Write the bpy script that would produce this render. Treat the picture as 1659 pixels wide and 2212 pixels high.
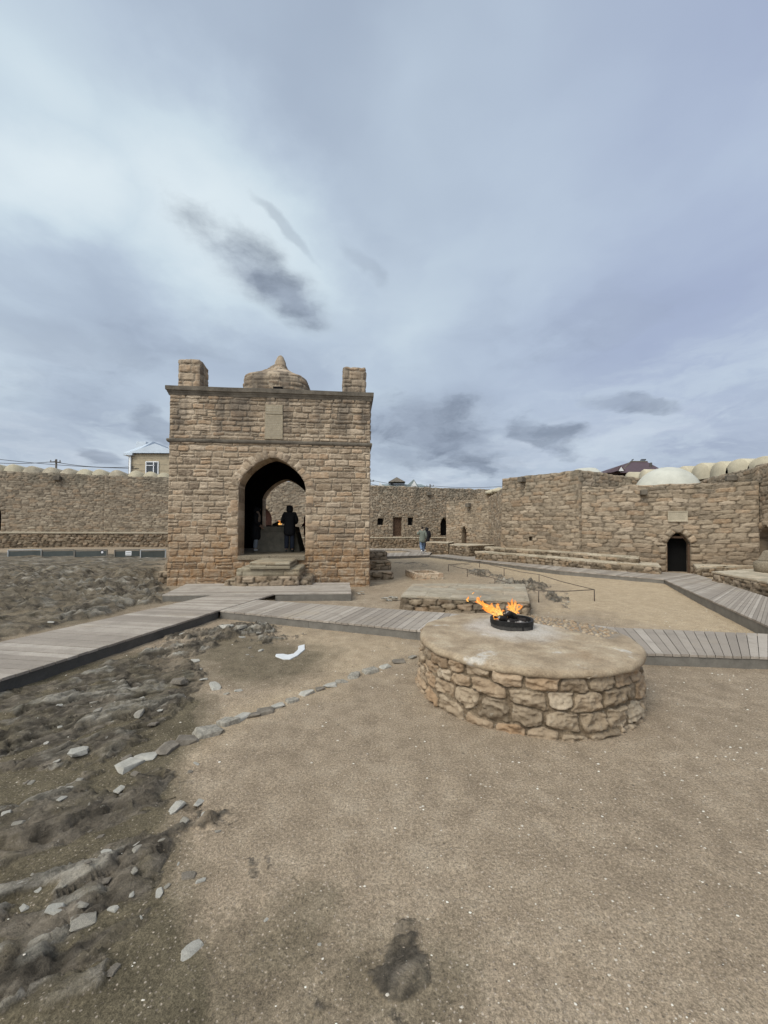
import bpy, bmesh, math, random
import numpy as np
from mathutils import Vector, Matrix

R = math.radians
SC = bpy.context.scene
COL = SC.collection
for o in list(bpy.data.objects):
    bpy.data.objects.remove(o, do_unlink=True)

# ------------------------------------------------------------------ camera
# measures below are read on a 1659 x 2212 copy of the photograph
FPX, CX, CY = 845.0, 829.5, 1106.0
PITCH, ROLL, EYE = 1.2, 0.25, 1.70
SHIFT = 22.3 / 2212.0
cam = bpy.data.cameras.new('camera')
cam.sensor_fit = 'AUTO'; cam.sensor_width = 36.0
cam.lens = FPX / 2212.0 * 36.0
cam.shift_y = SHIFT
cam.clip_start, cam.clip_end = 0.05, 2000
camo = bpy.data.objects.new('camera', cam); COL.objects.link(camo)
CR = Matrix.Rotation(R(90 + PITCH), 3, 'X') @ Matrix.Rotation(R(ROLL), 3, 'Z')
camo.matrix_world = Matrix.Translation((0, 0, EYE)) @ CR.to_4x4()
SC.camera = camo

def ray(px, py):
    return CR @ Vector(((px - CX) / FPX, (CY - py) / FPX + SHIFT * 2212 / FPX, -1))
def G(px, py, z=0.0):                     # where the sight line meets the level z
    d = ray(px, py); t = (z - EYE) / d.z
    return Vector((0, 0, EYE)) + d * t
def Y(px, py, y):                         # where it meets the depth y
    d = ray(px, py); return Vector((0, 0, EYE)) + d * (y / d.y)
def zat(px, py, y): return Y(px, py, y).z

SC.view_settings.view_transform = 'Standard'
SC.view_settings.look = 'None'
SC.view_settings.exposure = 0.0
SC.view_settings.gamma = 1.0
SC.render.engine = 'CYCLES'
SC.cycles.use_denoising = True
SC.cycles.max_bounces = 6

# ------------------------------------------------------------------ nodes
class NT:
    def __init__(s, tree): s.t = tree; s.n = tree.nodes; s.l = tree.links
    def add(s, typ, **kw):
        n = s.n.new(typ)
        for k, v in kw.items(): setattr(n, k, v)
        return n
    def set(s, sock, v):
        if hasattr(v, 'is_linked') or hasattr(v, 'links'): s.l.new(v, sock)
        elif isinstance(v, (tuple, list)) and sock.type == 'RGBA' and len(v) == 3: sock.default_value = (*v, 1)
        else: sock.default_value = v
    def math(s, op, a, b=None, c=None, clamp=False):
        n = s.add('ShaderNodeMath', operation=op, use_clamp=clamp)
        s.set(n.inputs[0], a)
        if b is not None: s.set(n.inputs[1], b)
        if c is not None: s.set(n.inputs[2], c)
        return n.outputs[0]
    def vmath(s, op, a, b=None):
        n = s.add('ShaderNodeVectorMath', operation=op)
        s.set(n.inputs[0], a)
        if b is not None: s.set(n.inputs[1], b)
        return n.outputs['Value'] if op in ('DOT_PRODUCT', 'LENGTH') else n.outputs[0]
    def noise(s, vec, scale, detail=4, rough=0.55, dist=0.0, col=False):
        n = s.add('ShaderNodeTexNoise')
        if vec is not None: s.l.new(vec, n.inputs['Vector'])
        n.inputs['Scale'].default_value = scale; n.inputs['Detail'].default_value = detail
        n.inputs['Roughness'].default_value = rough; n.inputs['Distortion'].default_value = dist
        return n.outputs['Color' if col else 'Fac']
    def step(s, v, a, b, lo=0.0, hi=1.0):
        n = s.add('ShaderNodeMapRange', interpolation_type='SMOOTHSTEP')
        s.set(n.inputs['Value'], v)
        for k, x in zip(('From Min', 'From Max', 'To Min', 'To Max'), (a, b, lo, hi)): n.inputs[k].default_value = x
        return n.outputs['Result']
    def mix(s, f, a, b, mode='MIX'):
        n = s.add('ShaderNodeMix', data_type='RGBA', blend_type=mode)
        s.set(n.inputs[0], f); s.set(n.inputs[6], a); s.set(n.inputs[7], b)
        return n.outputs[2]
    def ramp(s, f, stops):
        n = s.add('ShaderNodeValToRGB'); s.set(n.inputs[0], f)
        cr = n.color_ramp
        while len(cr.elements) < len(stops): cr.elements.new(0.5)
        for e, (p, c) in zip(cr.elements, stops): e.position = p; e.color = (*c, 1)
        return n.outputs[0]
    def scale(s, vec, v):
        n = s.add('ShaderNodeVectorMath', operation='MULTIPLY'); s.set(n.inputs[0], vec); n.inputs[1].default_value = v
        return n.outputs[0]

# ------------------------------------------------------------------ sky
def sl(*c): return tuple((x / 255 / 12.92 if x / 255 <= .04045 else ((x / 255 + .055) / 1.055) ** 2.4) for x in c)
SUN_EL, SUN_AZ = 46.0, 222.0        # azimuth clockwise from the view direction (+Y): behind the viewer, to the left
def make_world():
    w = bpy.data.worlds.new('World'); SC.world = w; w.use_nodes = True
    T = NT(w.node_tree); T.n.clear()
    out = T.add('ShaderNodeOutputWorld'); bg = T.add('ShaderNodeBackground')
    T.l.new(bg.outputs[0], out.inputs[0])
    sky = T.add('ShaderNodeTexSky', sky_type='NISHITA', sun_disc=False)
    sky.sun_elevation = R(SUN_EL); sky.sun_rotation = R(SUN_AZ)
    d = T.vmath('NORMALIZE', T.add('ShaderNodeTexCoord').outputs['Generated'])
    sep = T.add('ShaderNodeSeparateXYZ'); T.l.new(d, sep.inputs[0]); X, Yy, Z = sep.outputs
    inv = T.math('DIVIDE', 1.0, T.math('ADD', T.math('MAXIMUM', Z, 0.0), 0.16))
    cmb = T.add('ShaderNodeCombineXYZ')
    T.set(cmb.inputs[0], T.math('MULTIPLY', X, inv)); T.set(cmb.inputs[1], T.math('MULTIPLY', Yy, inv)); P = cmb.outputs[0]
    warp = T.noise(P, 1.9, 6, 0.55, col=True)
    wv = T.vmath('SUBTRACT', warp, (0.5, 0.5, 0.5))
    n1 = T.noise(T.vmath('ADD', P, T.scale(wv, (0.6, 0.6, 0))), 0.62, 4, 0.5)
    n2 = T.noise(T.vmath('ADD', T.scale(P, (1, .8, 1)), T.scale(wv, (0.35, 0.3, 0))), 1.25, 4, 0.45)
    frag = T.noise(T.vmath('ADD', T.scale(d, (1, 1, 1.9)), T.scale(wv, (.18, .18, .18))), 5.0, 9, 0.6)
    frag2 = T.noise(T.vmath('ADD', T.scale(d, (1, 1, 2.4)), T.scale(wv, (.3, .3, .3))), 2.6, 8, 0.6)
    def blob(px, py, qx, qy, wid, warpamt, gain=1.0, soft=0.75):      # soft elongated patch between two sight lines
        a, b = ray(px, py).normalized(), ray(qx, qy).normalized()
        c = ((a + b) / 2).normalized(); e1 = (b - a); L = e1.length / 2; e1.normalize()
        e1 = (e1 - c * e1.dot(c)).normalized(); e2 = c.cross(e1)
        den = T.math('MAXIMUM', T.vmath('DOT_PRODUCT', d, tuple(c)), 0.05)
        dd = T.vmath('ADD', d, T.scale(wv, (warpamt,) * 3)) if warpamt else d
        u = T.math('DIVIDE', T.math('DIVIDE', T.vmath('DOT_PRODUCT', dd, tuple(e1)), den), L)
        v = T.math('DIVIDE', T.math('DIVIDE', T.vmath('DOT_PRODUCT', dd, tuple(e2)), den), L * wid)
        r = T.math('SQRT', T.math('ADD', T.math('MULTIPLY', u, u), T.math('MULTIPLY', v, v)))
        r = T.math('ADD', r, T.math('MULTIPLY', T.math('SUBTRACT', frag, .5), 1.9 if warpamt < .2 else .5))
        return T.step(r, 1.15, 1.15 - soft, 0, gain)
    bright = T.math('ADD', T.math('MULTIPLY', n1, 0.5), T.math('MULTIPLY', n2, 0.5))
    g = T.step(bright, 0.33, 0.68)
    # the cover thins into a pale veil from the upper left down to the middle
    veil = T.math('MAXIMUM', T.math('MAXIMUM', blob(-60, 60, 820, 740, .72, .35, 1.0, 1.1), blob(-250, 330, 420, 470, .6, .3, .8, 1.1)), blob(-200, -60, 260, 330, .7, .25, .3, 1.15))
    tot = T.math('ADD', T.math('MULTIPLY', g, 0.55), T.math('MULTIPLY', veil, 0.62), clamp=True)
    base = T.ramp(tot, [(0.0, sl(164, 178, 198)), (0.28, sl(186, 201, 218)), (0.55, sl(206, 222, 233)), (0.95, sl(228, 240, 246))])
    lav = T.math('MULTIPLY', T.step(X, 0.0, 0.7), 0.85)
    base = T.mix(lav, base, T.mix(g, sl(160, 172, 204), sl(186, 201, 223)))
    low = T.step(Z, 0.42, 0.06)
    n3 = T.noise(T.vmath('ADD', T.scale(d, (2.0, 2.0, 11.0)), T.scale(wv, (.8, .8, 1.2))), 1.3, 6, 0.58)
    base = T.mix(T.math('MULTIPLY', low, 0.8), base, T.ramp(n3, [(0.3, sl(160, 172, 190)), (0.5, sl(184, 196, 211)), (0.68, sl(210, 219, 229))]))
    dark = [blob(385, 480, 790, 745, .30, .16, .95, .95), blob(540, 415, 680, 560, .16, .16, .35), blob(725, 495, 840, 610, .25, .16, .28),
            blob(740, 880, 1150, 985, .46, .17, 1.0, .85), blob(1070, 905, 1260, 965, .40, .14, .75, .6), blob(1250, 862, 1440, 890, .25, .10, .65, .6),
            blob(285, 890, 385, 950, .55, .12, .6, .6), blob(150, 965, 270, 1010, .5, .1, .65, .6), blob(780, 975, 1050, 1010, .22, .1, .55),
            blob(-150, 620, 340, 820, .36, .25, .40, 1.0)]
    dk = dark[0]
    for b in dark[1:]: dk = T.math('MAXIMUM', dk, b)
    dk = T.math('MULTIPLY', dk, T.step(n2, .25, .6, .7, 1.0))
    broken = T.math('MULTIPLY', T.step(frag2, .50, .66), T.step(Z, .70, .10, .0, .40))
    base = T.mix(T.math('MULTIPLY', T.step(frag2, .48, .36), T.step(Z, .6, .1, .08, .4)), base, sl(212, 226, 236))
    dk = T.math('MAXIMUM', dk, broken)
    base = T.mix(dk, base, T.mix(T.step(frag, .35, .6), sl(114, 125, 143), sl(152, 164, 182)))
    # unseen sky behind the viewer, brightened round the sun to light the walls
    sd = Vector((math.sin(R(SUN_AZ)) * math.cos(R(SUN_EL)), math.cos(R(SUN_AZ)) * math.cos(R(SUN_EL)), math.sin(R(SUN_EL))))
    glow = T.step(T.vmath('DOT_PRODUCT', d, tuple(sd)), 0.62, 1.0, 1.0, 5.0)
    gl = T.add('ShaderNodeCombineXYZ')
    for i in range(3): T.set(gl.inputs[i], T.math('MULTIPLY', T.math('POWER', glow, (1.0, .93, .84)[i]), 10.0))
    base = T.mix(1.0, base, gl.outputs[0], 'MULTIPLY')
    T.set(bg.inputs[0], T.mix(0.04, base, sky.outputs[0]))
    bg.inputs[1].default_value = 0.1
make_world()
sun = bpy.data.lights.new('sun', 'SUN'); sun.energy = 1.5; sun.angle = R(20); sun.color = (1, .94, .84)
suno = bpy.data.objects.new('sun', sun); COL.objects.link(suno)
suno.rotation_euler = Vector((math.sin(R(SUN_AZ)) * math.cos(R(SUN_EL)), math.cos(R(SUN_AZ)) * math.cos(R(SUN_EL)), math.sin(R(SUN_EL)))).to_track_quat('Z', 'Y').to_euler()

# ------------------------------------------------------------------ numpy noise
def _hash(ix, iy, seed):
    h = (ix.astype(np.int64) * 374761393 + iy.astype(np.int64) * 668265263 + seed * 974634777) & 0x7fffffff
    h = ((h ^ (h >> 13)) * 1274126177) & 0x7fffffff
    h = h ^ (h >> 16)
    return (h & 0xffffff) / float(0xffffff)
def vnoise(x, y, seed=0):
    x = np.asarray(x, float); y = np.asarray(y, float)
    ix, iy = np.floor(x), np.floor(y); fx, fy = x - ix, y - iy
    sx, sy = fx * fx * fx * (fx * (fx * 6 - 15) + 10), fy * fy * fy * (fy * (fy * 6 - 15) + 10)
    a, b = _hash(ix, iy, seed), _hash(ix + 1, iy, seed)
    c, e = _hash(ix, iy + 1, seed), _hash(ix + 1, iy + 1, seed)
    return (a + (b - a) * sx) * (1 - sy) + (c + (e - c) * sx) * sy
def fbm(x, y, seed=0, octv=4, gain=0.5, lac=2.03):
    s = 0; a = 1; t = 0
    for i in range(octv):
        s = s + a * vnoise(x, y, seed + i * 17); t += a; a *= gain
        x, y = x * lac + 13.7, y * lac + 7.1
    return s / t
def sstep(v, a, b):
    t = np.clip((v - a) / (b - a), 0, 1); return t * t * (3 - 2 * t)

# ------------------------------------------------------------------ objects
def put(o, parent=None):
    COL.objects.link(o)
    if parent is not None: o.parent = parent
    return o
def tag(o, label=None, cat=None, group=None, kind=None):
    if label: o['label'] = label
    if cat: o['category'] = cat
    if group: o['group'] = group
    if kind: o['kind'] = kind
    return o
def empty(name, loc, label, cat, group=None, kind=None):
    o = bpy.data.objects.new(name, None); o.location = loc; o.empty_display_size = .2
    put(o); bpy.context.view_layer.update()
    return tag(o, label, cat, group, kind)
def mesh_obj(name, V, F, mat, parent=None, cols=None, smooth=False):
    """one mesh in world coordinates; when parented it keeps its place"""
    me = bpy.data.meshes.new(name)
    V = np.asarray(V, np.float32); 
    off = np.array(parent_world(parent), np.float32) if parent is not None else np.zeros(3, np.float32)
    V = V - off
    if isinstance(F, np.ndarray) and F.ndim == 2:
        k = F.shape[1]; n = len(F)
        me.vertices.add(len(V)); me.vertices.foreach_set('co', V.ravel())
        me.loops.add(n * k); me.loops.foreach_set('vertex_index', F.astype(np.int32).ravel())
        me.polygons.add(n); me.polygons.foreach_set('loop_start', np.arange(0, n * k, k, dtype=np.int32))
        me.update(calc_edges=True)
    else:
        me.from_pydata([tuple(v) for v in V], [], [tuple(f) for f in F]); me.update()
    if cols is not None:
        at = me.color_attributes.new('col', 'FLOAT_COLOR', 'POINT')
        at.data.foreach_set('color', np.asarray(cols, np.float32).ravel())
    if smooth: me.polygons.foreach_set('use_smooth', np.ones(len(me.polygons), bool))
    me.materials.append(mat)
    return put(bpy.data.objects.new(name, me), parent)
def parent_world(p):
    v = Vector((0, 0, 0))
    while p is not None: v = v + p.location; p = p.parent
    return v
class MB:
    """collects simple solids for one mesh"""
    def __init__(s): s.v = []; s.f = []; s.c = []; s.cc = (0.5, 1, .5, 0)
    def add(s, V, F):
        b = len(s.v); s.v += [tuple(x) for x in V]; s.f += [tuple(i + b for i in f) for f in F]; s.c += [s.cc] * len(V)
    def hexa(s, P):                   # 8 points: bottom 4 ccw, top 4 ccw
        s.add(P, [(3, 2, 1, 0), (4, 5, 6, 7), (0, 1, 5, 4), (1, 2, 6, 5), (2, 3, 7, 6), (3, 0, 4, 7)])
    def box(s, c, dx, dy, dz, rot=0.0):
        ca, sa = math.cos(rot), math.sin(rot); P = []
        for z in (-dz / 2, dz / 2):
            for x, y in ((-dx, -dy), (dx, -dy), (dx, dy), (-dx, dy)):
                P.append((c[0] + (x * ca - y * sa) / 2, c[1] + (x * sa + y * ca) / 2, c[2] + z))
        s.hexa(P)
    def prism(s, poly, z0, z1):
        n = len(poly); V = [(p[0], p[1], z0) for p in poly] + [(p[0], p[1], z1) for p in poly]
        s.add(V, [tuple(range(n - 1, -1, -1)), tuple(range(n, 2 * n))] + [(i, (i + 1) % n, n + (i + 1) % n, n + i) for i in range(n)])
    def tube(s, pts, rads, n=8, cap=True, flat=1.0):
        pts = [Vector(p) for p in pts]
        if not hasattr(rads, '__len__'): rads = [rads] * len(pts)
        V = []; prev = None
        for i, p in enumerate(pts):
            t = (pts[min(i + 1, len(pts) - 1)] - pts[max(i - 1, 0)]).normalized()
            a = prev if prev is not None else (Vector((0, 0, 1)) if abs(t.z) < .9 else Vector((1, 0, 0)))
            a = (a - t * a.dot(t)).normalized(); prev = a; b = t.cross(a)
            for k in range(n):
                th = 2 * math.pi * k / n
                V.append(p + (a * math.cos(th) + b * math.sin(th) * flat) * rads[i])
        F = [(i * n + k, i * n + (k + 1) % n, (i + 1) * n + (k + 1) % n, (i + 1) * n + k) for i in range(len(pts) - 1) for k in range(n)]
        if cap: F += [tuple(range(n - 1, -1, -1)), tuple((len(pts) - 1) * n + k for k in range(n))]
        s.add(V, F)
    def build(s, name, mat, parent=None, smooth=False, bevel=0.0, sub=0, col=False):
        o = mesh_obj(name, s.v, s.f, mat, parent, np.array(s.c) if col else None, smooth)
        if bevel:
            m = o.modifiers.new('bevel', 'BEVEL'); m.width = bevel; m.segments = 2; m.limit_method = 'ANGLE'
        if sub:
            m = o.modifiers.new('subsurf', 'SUBSURF'); m.levels = m.render_levels = sub
        return o

# ------------------------------------------------------------------ materials
def new_mat(name):
    m = bpy.data.materials.new(name); m.use_nodes = True
    T = NT(m.node_tree); T.n.clear()
    out = T.add('ShaderNodeOutputMaterial'); b = T.add('ShaderNodeBsdfPrincipled')
    T.l.new(b.outputs[0], out.inputs[0]); b.inputs['Roughness'].default_value = 0.9
    b.inputs['Specular IOR Level'].default_value = 0.25
    return m, T, b
def bump(T, b, h, strength=0.5, dist=0.02):
    n = T.add('ShaderNodeBump'); n.inputs['Strength'].default_value = strength; n.inputs['Distance'].default_value = dist
    T.set(n.inputs['Height'], h); T.l.new(n.outputs[0], b.inputs['Normal'])
def plain(name, c, var=0.12, sc=8.0, rough=0.85, bmp=0.2, metal=0.0, spec=.25, dist=.01):
    m, T, b = new_mat(name)
    co = T.add('ShaderNodeTexCoord').outputs['Object']
    n = T.noise(co, sc, 6, 0.6); n2 = T.noise(co, sc * 9, 3, 0.6)
    f = T.math('ADD', T.math('MULTIPLY', n, .7), T.math('MULTIPLY', n2, .3))
    lo, hi = tuple(x * (1 - 2 * var) for x in c), tuple(min(x * (1 + 2 * var), .95) for x in c)
    T.set(b.inputs['Base Color'], T.ramp(f, [(.3, lo), (.7, hi)]))
    b.inputs['Roughness'].default_value = rough; b.inputs['Metallic'].default_value = metal
    b.inputs['Specular IOR Level'].default_value = spec
    if bmp: bump(T, b, f, bmp, dist)
    return m
def stone_mat(name, tones, mortar, stain=(.05, .042, .034), stain_amt=.6, warm=None, lichen=None, warm_z=None, dark_top=None, fine=38.0, bstr=.55, dist=.012, crv=0.0):
    """masonry: tone, joint and hue come from the mesh, stains and grain from noise"""
    m, T, b = new_mat(name)
    at = T.add('ShaderNodeAttribute', attribute_name='col'); sp = T.add('ShaderNodeSeparateColor'); T.l.new(at.outputs['Color'], sp.inputs[0])
    r, g, h = sp.outputs
    co = T.add('ShaderNodeTexCoord').outputs['Object']
    grain = T.noise(co, fine, 7, 0.68); mid = T.noise(co, 6.5, 5, 0.62); big = T.noise(co, 0.9, 5, 0.6)
    layer = T.noise(T.scale(co, (5, 5, 28)), 1.0, 5, .6)
    k = len(tones)
    c = T.ramp(r, [((i + .5) / k, t) for i, t in enumerate(tones)])
    c = T.mix(T.math('MULTIPLY', T.step(h, .55, 1.0), .5), c, tuple(x * y for x, y in zip(tones[k // 2], (1.12, .93, .78))))
    c = T.mix(T.step(mid, .42, .75, 0, .55), c, tuple(min(.9, x * 1.38) for x in tones[-1]))
    mo = T.mix(T.step(grain, .35, .7), tuple(x * .72 for x in mortar), tuple(min(.9, x * 1.15) for x in mortar))
    c = T.mix(T.step(T.math('ADD', g, T.math('MULTIPLY', T.math('SUBTRACT', mid, .5), .5)), .30, .62), mo, c)
    c = T.mix(T.math('MULTIPLY', at.outputs['Alpha'], crv), c, tuple(x * .30 for x in tones[0]))
    f = T.math('MULTIPLY', T.step(T.math('ADD', T.math('MULTIPLY', big, .65), T.math('MULTIPLY', mid, .45)), .55, .78), stain_amt)
    c = T.mix(f, c, stain)
    z = T.add('ShaderNodeSeparateXYZ'); T.l.new(T.add('ShaderNodeNewGeometry').outputs['Position'], z.inputs[0]); z = z.outputs[2]
    zz = T.math('ADD', z, T.math('MULTIPLY', T.math('SUBTRACT', big, .5), 2.6))
    if warm:
        zw, amt = warm_z
        c = T.mix(T.math('MULTIPLY', T.step(zz, zw, zw - 1.2), T.math('MULTIPLY', T.step(mid, .3, .7), amt)), c, warm)
    if dark_top:
        zt, amt, dcol = dark_top
        streak = T.noise(T.scale(co, (2.2, 2.2, .25)), 1.0, 5, .65)
        c = T.mix(T.math('MULTIPLY', T.step(zz, zt - 1.3, zt), T.math('MULTIPLY', T.step(streak, .38, .66), amt)), c, dcol)
    if lichen: c = T.mix(T.step(T.noise(co, 17, 4, .7), .63, .7, 0, .6), c, lichen)
    c = T.mix(1.0, c, T.ramp(T.math('ADD', T.math('MULTIPLY', grain, .6), T.math('MULTIPLY', layer, .4)), [(.22, (.55,) * 3), (.5, (.98,) * 3), (.78, (1.3,) * 3)]), 'MULTIPLY')
    T.set(b.inputs['Base Color'], c); b.inputs['Roughness'].default_value = .93; b.inputs['Specular IOR Level'].default_value = .15
    bump(T, b, T.math('ADD', T.math('MULTIPLY', grain, .5), T.math('MULTIPLY', layer, .6)), bstr, dist)
    return m
M = {}
M['temple'] = stone_mat('temple stone', [(0.205, 0.154, 0.108), (0.318, 0.244, 0.167), (0.400, 0.309, 0.215), (0.277, 0.205, 0.138), (0.472, 0.374, 0.270)], (0.462, 0.369, 0.265),
    stain=(.13, .10, .072), stain_amt=.6, warm=(.25, .135, .058), warm_z=(2.1, .85), dark_top=(5.3, .75, (.10, .085, .07)), crv=.62)
M['rubble'] = stone_mat('courtyard wall stone', [(0.168, 0.135, 0.098), (0.255, 0.205, 0.149), (0.317, 0.255, 0.186), (0.205, 0.160, 0.113), (0.398, 0.329, 0.242)], (0.307, 0.248, 0.182),
    stain=(.11, .085, .058), stain_amt=.6, warm=(.15, .10, .065), warm_z=(2.0, .5), dark_top=(5.6, .6, (.12, .11, .085)), crv=.30)
M['cell'] = stone_mat('cell wall stone', [(0.194, 0.153, 0.109), (0.276, 0.219, 0.154), (0.331, 0.262, 0.186), (0.228, 0.176, 0.119), (0.397, 0.318, 0.231)], (0.300, 0.237, 0.168),
    stain=(.14, .11, .075), stain_amt=.45, warm=(.17, .115, .07), warm_z=(1.7, .6), dark_top=(4.1, .55, (.12, .11, .085)), crv=.50)
M['bench'] = stone_mat('bench stone', [(0.114, 0.086, 0.058), (0.201, 0.155, 0.103), (0.278, 0.214, 0.144), (0.162, 0.118, 0.077), (0.335, 0.264, 0.189)], (0.191, 0.146, 0.095), stain=(.06, .05, .036), stain_amt=.65, crv=.6)
M['flag'] = stone_mat('flagstone', [(.30, .255, .185), (.38, .32, .235), (.44, .375, .28)], (.25, .205, .145), stain=(.16, .13, .09), stain_amt=.5)
M['stepstone'] = stone_mat('step stone', [(.21, .175, .12), (.26, .22, .155), (.31, .265, .19)], (.19, .155, .105), stain=(.11, .085, .055), stain_amt=.55)
M['altar'] = stone_mat('altar stone', [(0.191, 0.145, 0.097), (0.272, 0.206, 0.137), (0.333, 0.255, 0.172), (0.272, 0.182, 0.107), (0.383, 0.307, 0.218)], (0.207, 0.154, 0.100),
    stain=(.13, .085, .048), stain_amt=.5, fine=60, lichen=(.40, .36, .29), dist=.014, bstr=.9, crv=.22)
M['capstone'] = plain('pale ledge stone', (.42, .36, .265), .14, 3, .9, .3)
M['chamber_dark'] = plain('shade-dark chamber stone', (.018, .015, .013), .2, 4)  # the chamber's unlit darkness is put into the stone colour
M['trim'] = plain('weathered cornice stone', (.13, .11, .085), .3, 3.5, .92, .5)
M['dome'] = M['temple']
M['plaque'] = plain('carved plaque stone', (.32, .265, .185), .15, 12, .9, .4)
M['plaster'] = plain('pale plaster', (.44, .385, .275), .11, 2.2, .85, .25)
M['dome_pl'] = plain('pale dome plaster', (.47, .455, .385), .07, 3.0, .8, .15)
M['stonecap'] = plain('weathered cap plaster', (.36, .31, .23), .2, 2.5, .9, .3)
M['wood'] = plain('old brown door wood', (.085, .05, .03), .3, 9, .75, .4)
M['dark'] = plain('painted opening dark', (.004, .0035, .003), .2, 3, .95, 0)  # near-black sheet that paints the unlit depth of openings
M['fascia'] = plain('dark grey fascia', (.085, .078, .068), .15, 5, .7, .15)
M['fascia_l'] = plain('grey fascia', (.16, .145, .122), .15, 5, .7, .15)
M['rail'] = plain('rusted railing steel', (.11, .085, .065), .2, 20, .6, .1, .5)
M['steel'] = plain('grey steel rail', (.42, .43, .43), .1, 20, .45, .05, .6)
M['glasspane'] = plain('dusty smoked panel', (.10, .11, .10), .12, 3, .35, 0, 0, .4)
M['sign'] = plain('white sign board', (.72, .72, .72), .03, 3, .5, 0)
M['ink'] = plain('black ink', (.03, .03, .03), .05, 3, .6, 0)
M['iron'] = plain('sooted iron', (.02, .019, .018), .3, 14, .6, .4, .3)
M['ironpale'] = plain('dusty iron skirt', (.055, .05, .045), .3, 12, .7, .3)
M['char'] = plain('charred wood', (.022, .018, .016), .4, 22, .85, .8, 0, .2, .02)
M['ash'] = plain('grey ash', (.22, .20, .185), .4, 18, .95, .8, 0, .1, .02)
M['mplinth'] = plain('grey plinth stone', (.21, .185, .14), .16, 5, .9, .3)
M['whitepatch'] = plain('white puddle reflection', (.58, .58, .57), .04, 10, .7, .15)
M['metalroof'] = plain('pale metal roofing', (.50, .55, .60), .06, 1.5, .4, .08, .15)
M['greyroof'] = plain('grey slate roofing', (.20, .235, .23), .12, 1.5, .6, .2)
M['purpleroof'] = plain('purple brown roof tile', (.085, .055, .06), .12, 4, .65, .2)
M['housewall'] = plain('beige house stone', (.40, .33, .225), .1, 2.5, .85, .2)
M['whitewall'] = plain('white gable render', (.62, .62, .60), .06, 2, .8, .1)
M['frame'] = plain('white window frame', (.75, .75, .75), .04, 3, .5, 0)
M['pane'] = plain('dark window glass', (.03, .035, .04), .1, 2, .12, 0, 0, .5)
M['pole'] = plain('weathered utility pole', (.12, .105, .09), .2, 9, .85, .2)
M['wire'] = plain('black wire', (.05, .05, .055), .1, 3, .6, 0)
M['skin'] = plain('skin', (.42, .26, .18), .06, 8, .6, .05)
M['hair'] = plain('dark hair', (.025, .018, .014), .2, 60, .6, .3)
M['eye'] = plain('dark eye', (.02, .015, .012), .05, 8, .2, 0)
for nm, c in dict(black=(.014, .014, .016), navy=(.016, .018, .028), maroon=(.05, .012, .014), jean=(.14, .19, .27), greyjean=(.30, .33, .36), darkjean=(.025, .03, .045), khaki=(.17, .185, .15), lining=(.36, .30, .23), scarf=(.30, .23, .18), shoe=(.05, .05, .05), sneaker=(.62, .62, .60), bag=(.03, .028, .028)).items():
    M[nm] = plain(nm + ' cloth', c, .18, 26, .9, .25)

def plank_mat():
    m, T, b = new_mat('weathered decking')
    at = T.add('ShaderNodeAttribute', attribute_name='col'); sp = T.add('ShaderNodeSeparateColor'); T.l.new(at.outputs['Color'], sp.inputs[0])
    co = T.add('ShaderNodeTexCoord').outputs['Object']
    n = T.noise(co, 3.0, 6, .65); n2 = T.noise(co, 60, 4, .6)
    c = T.ramp(sp.outputs[0], [(0, (.25, .21, .17)), (.5, (.33, .28, .228)), (1, (.41, .355, .295))])
    c = T.mix(T.step(n, .42, .7, 0, .6), c, (.22, .185, .15))
    c = T.mix(T.step(T.noise(co, .9, 6, .7), .55, .7, 0, .45), c, (.36, .29, .205))
    c = T.mix(T.step(T.noise(co, 14, 5, .75), .62, .72, 0, .5), c, (.15, .125, .10))
    c = T.mix(1.0, c, T.ramp(n2, [(.3, (.85,) * 3), (.7, (1.12,) * 3)]), 'MULTIPLY')
    T.set(b.inputs['Base Color'], c); b.inputs['Roughness'].default_value = .75
    bump(T, b, n2, .25, .004)
    return m
M['plank'] = plank_mat()
def brick_like():
    return stone_mat('pit brick', [(.34, .235, .155), (.42, .31, .21), (.50, .41, .30)], (.2, .165, .12), stain=(.12, .08, .055), stain_amt=.4)
M['brick'] = brick_like()

# ------------------------------------------------------------------ masonry surface
def pip(poly, x, y):
    ins = np.zeros(x.shape, bool); n = len(poly)
    for i in range(n):
        x1, y1 = poly[i]; x2, y2 = poly[(i + 1) % n]
        if y1 == y2: continue
        c = ((y1 > y) != (y2 > y)) & (x < (x2 - x1) * (y - y1) / (y2 - y1) + x1)
        ins ^= c
    return ins
def nearest_on(poly, x, y):
    bx, by, bd = x.copy(), y.copy(), np.full(x.shape, 1e9)
    n = len(poly)
    for i in range(n):
        x1, y1 = poly[i]; x2, y2 = poly[(i + 1) % n]
        dx, dy = x2 - x1, y2 - y1; L = dx * dx + dy * dy + 1e-12
        t = np.clip(((x - x1) * dx + (y - y1) * dy) / L, 0, 1)
        qx, qy = x1 + t * dx, y1 + t * dy; d = (x - qx) ** 2 + (y - qy) ** 2
        k = d < bd; bx[k], by[k], bd[k] = qx[k], qy[k], d[k]
    return bx, by
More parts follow.
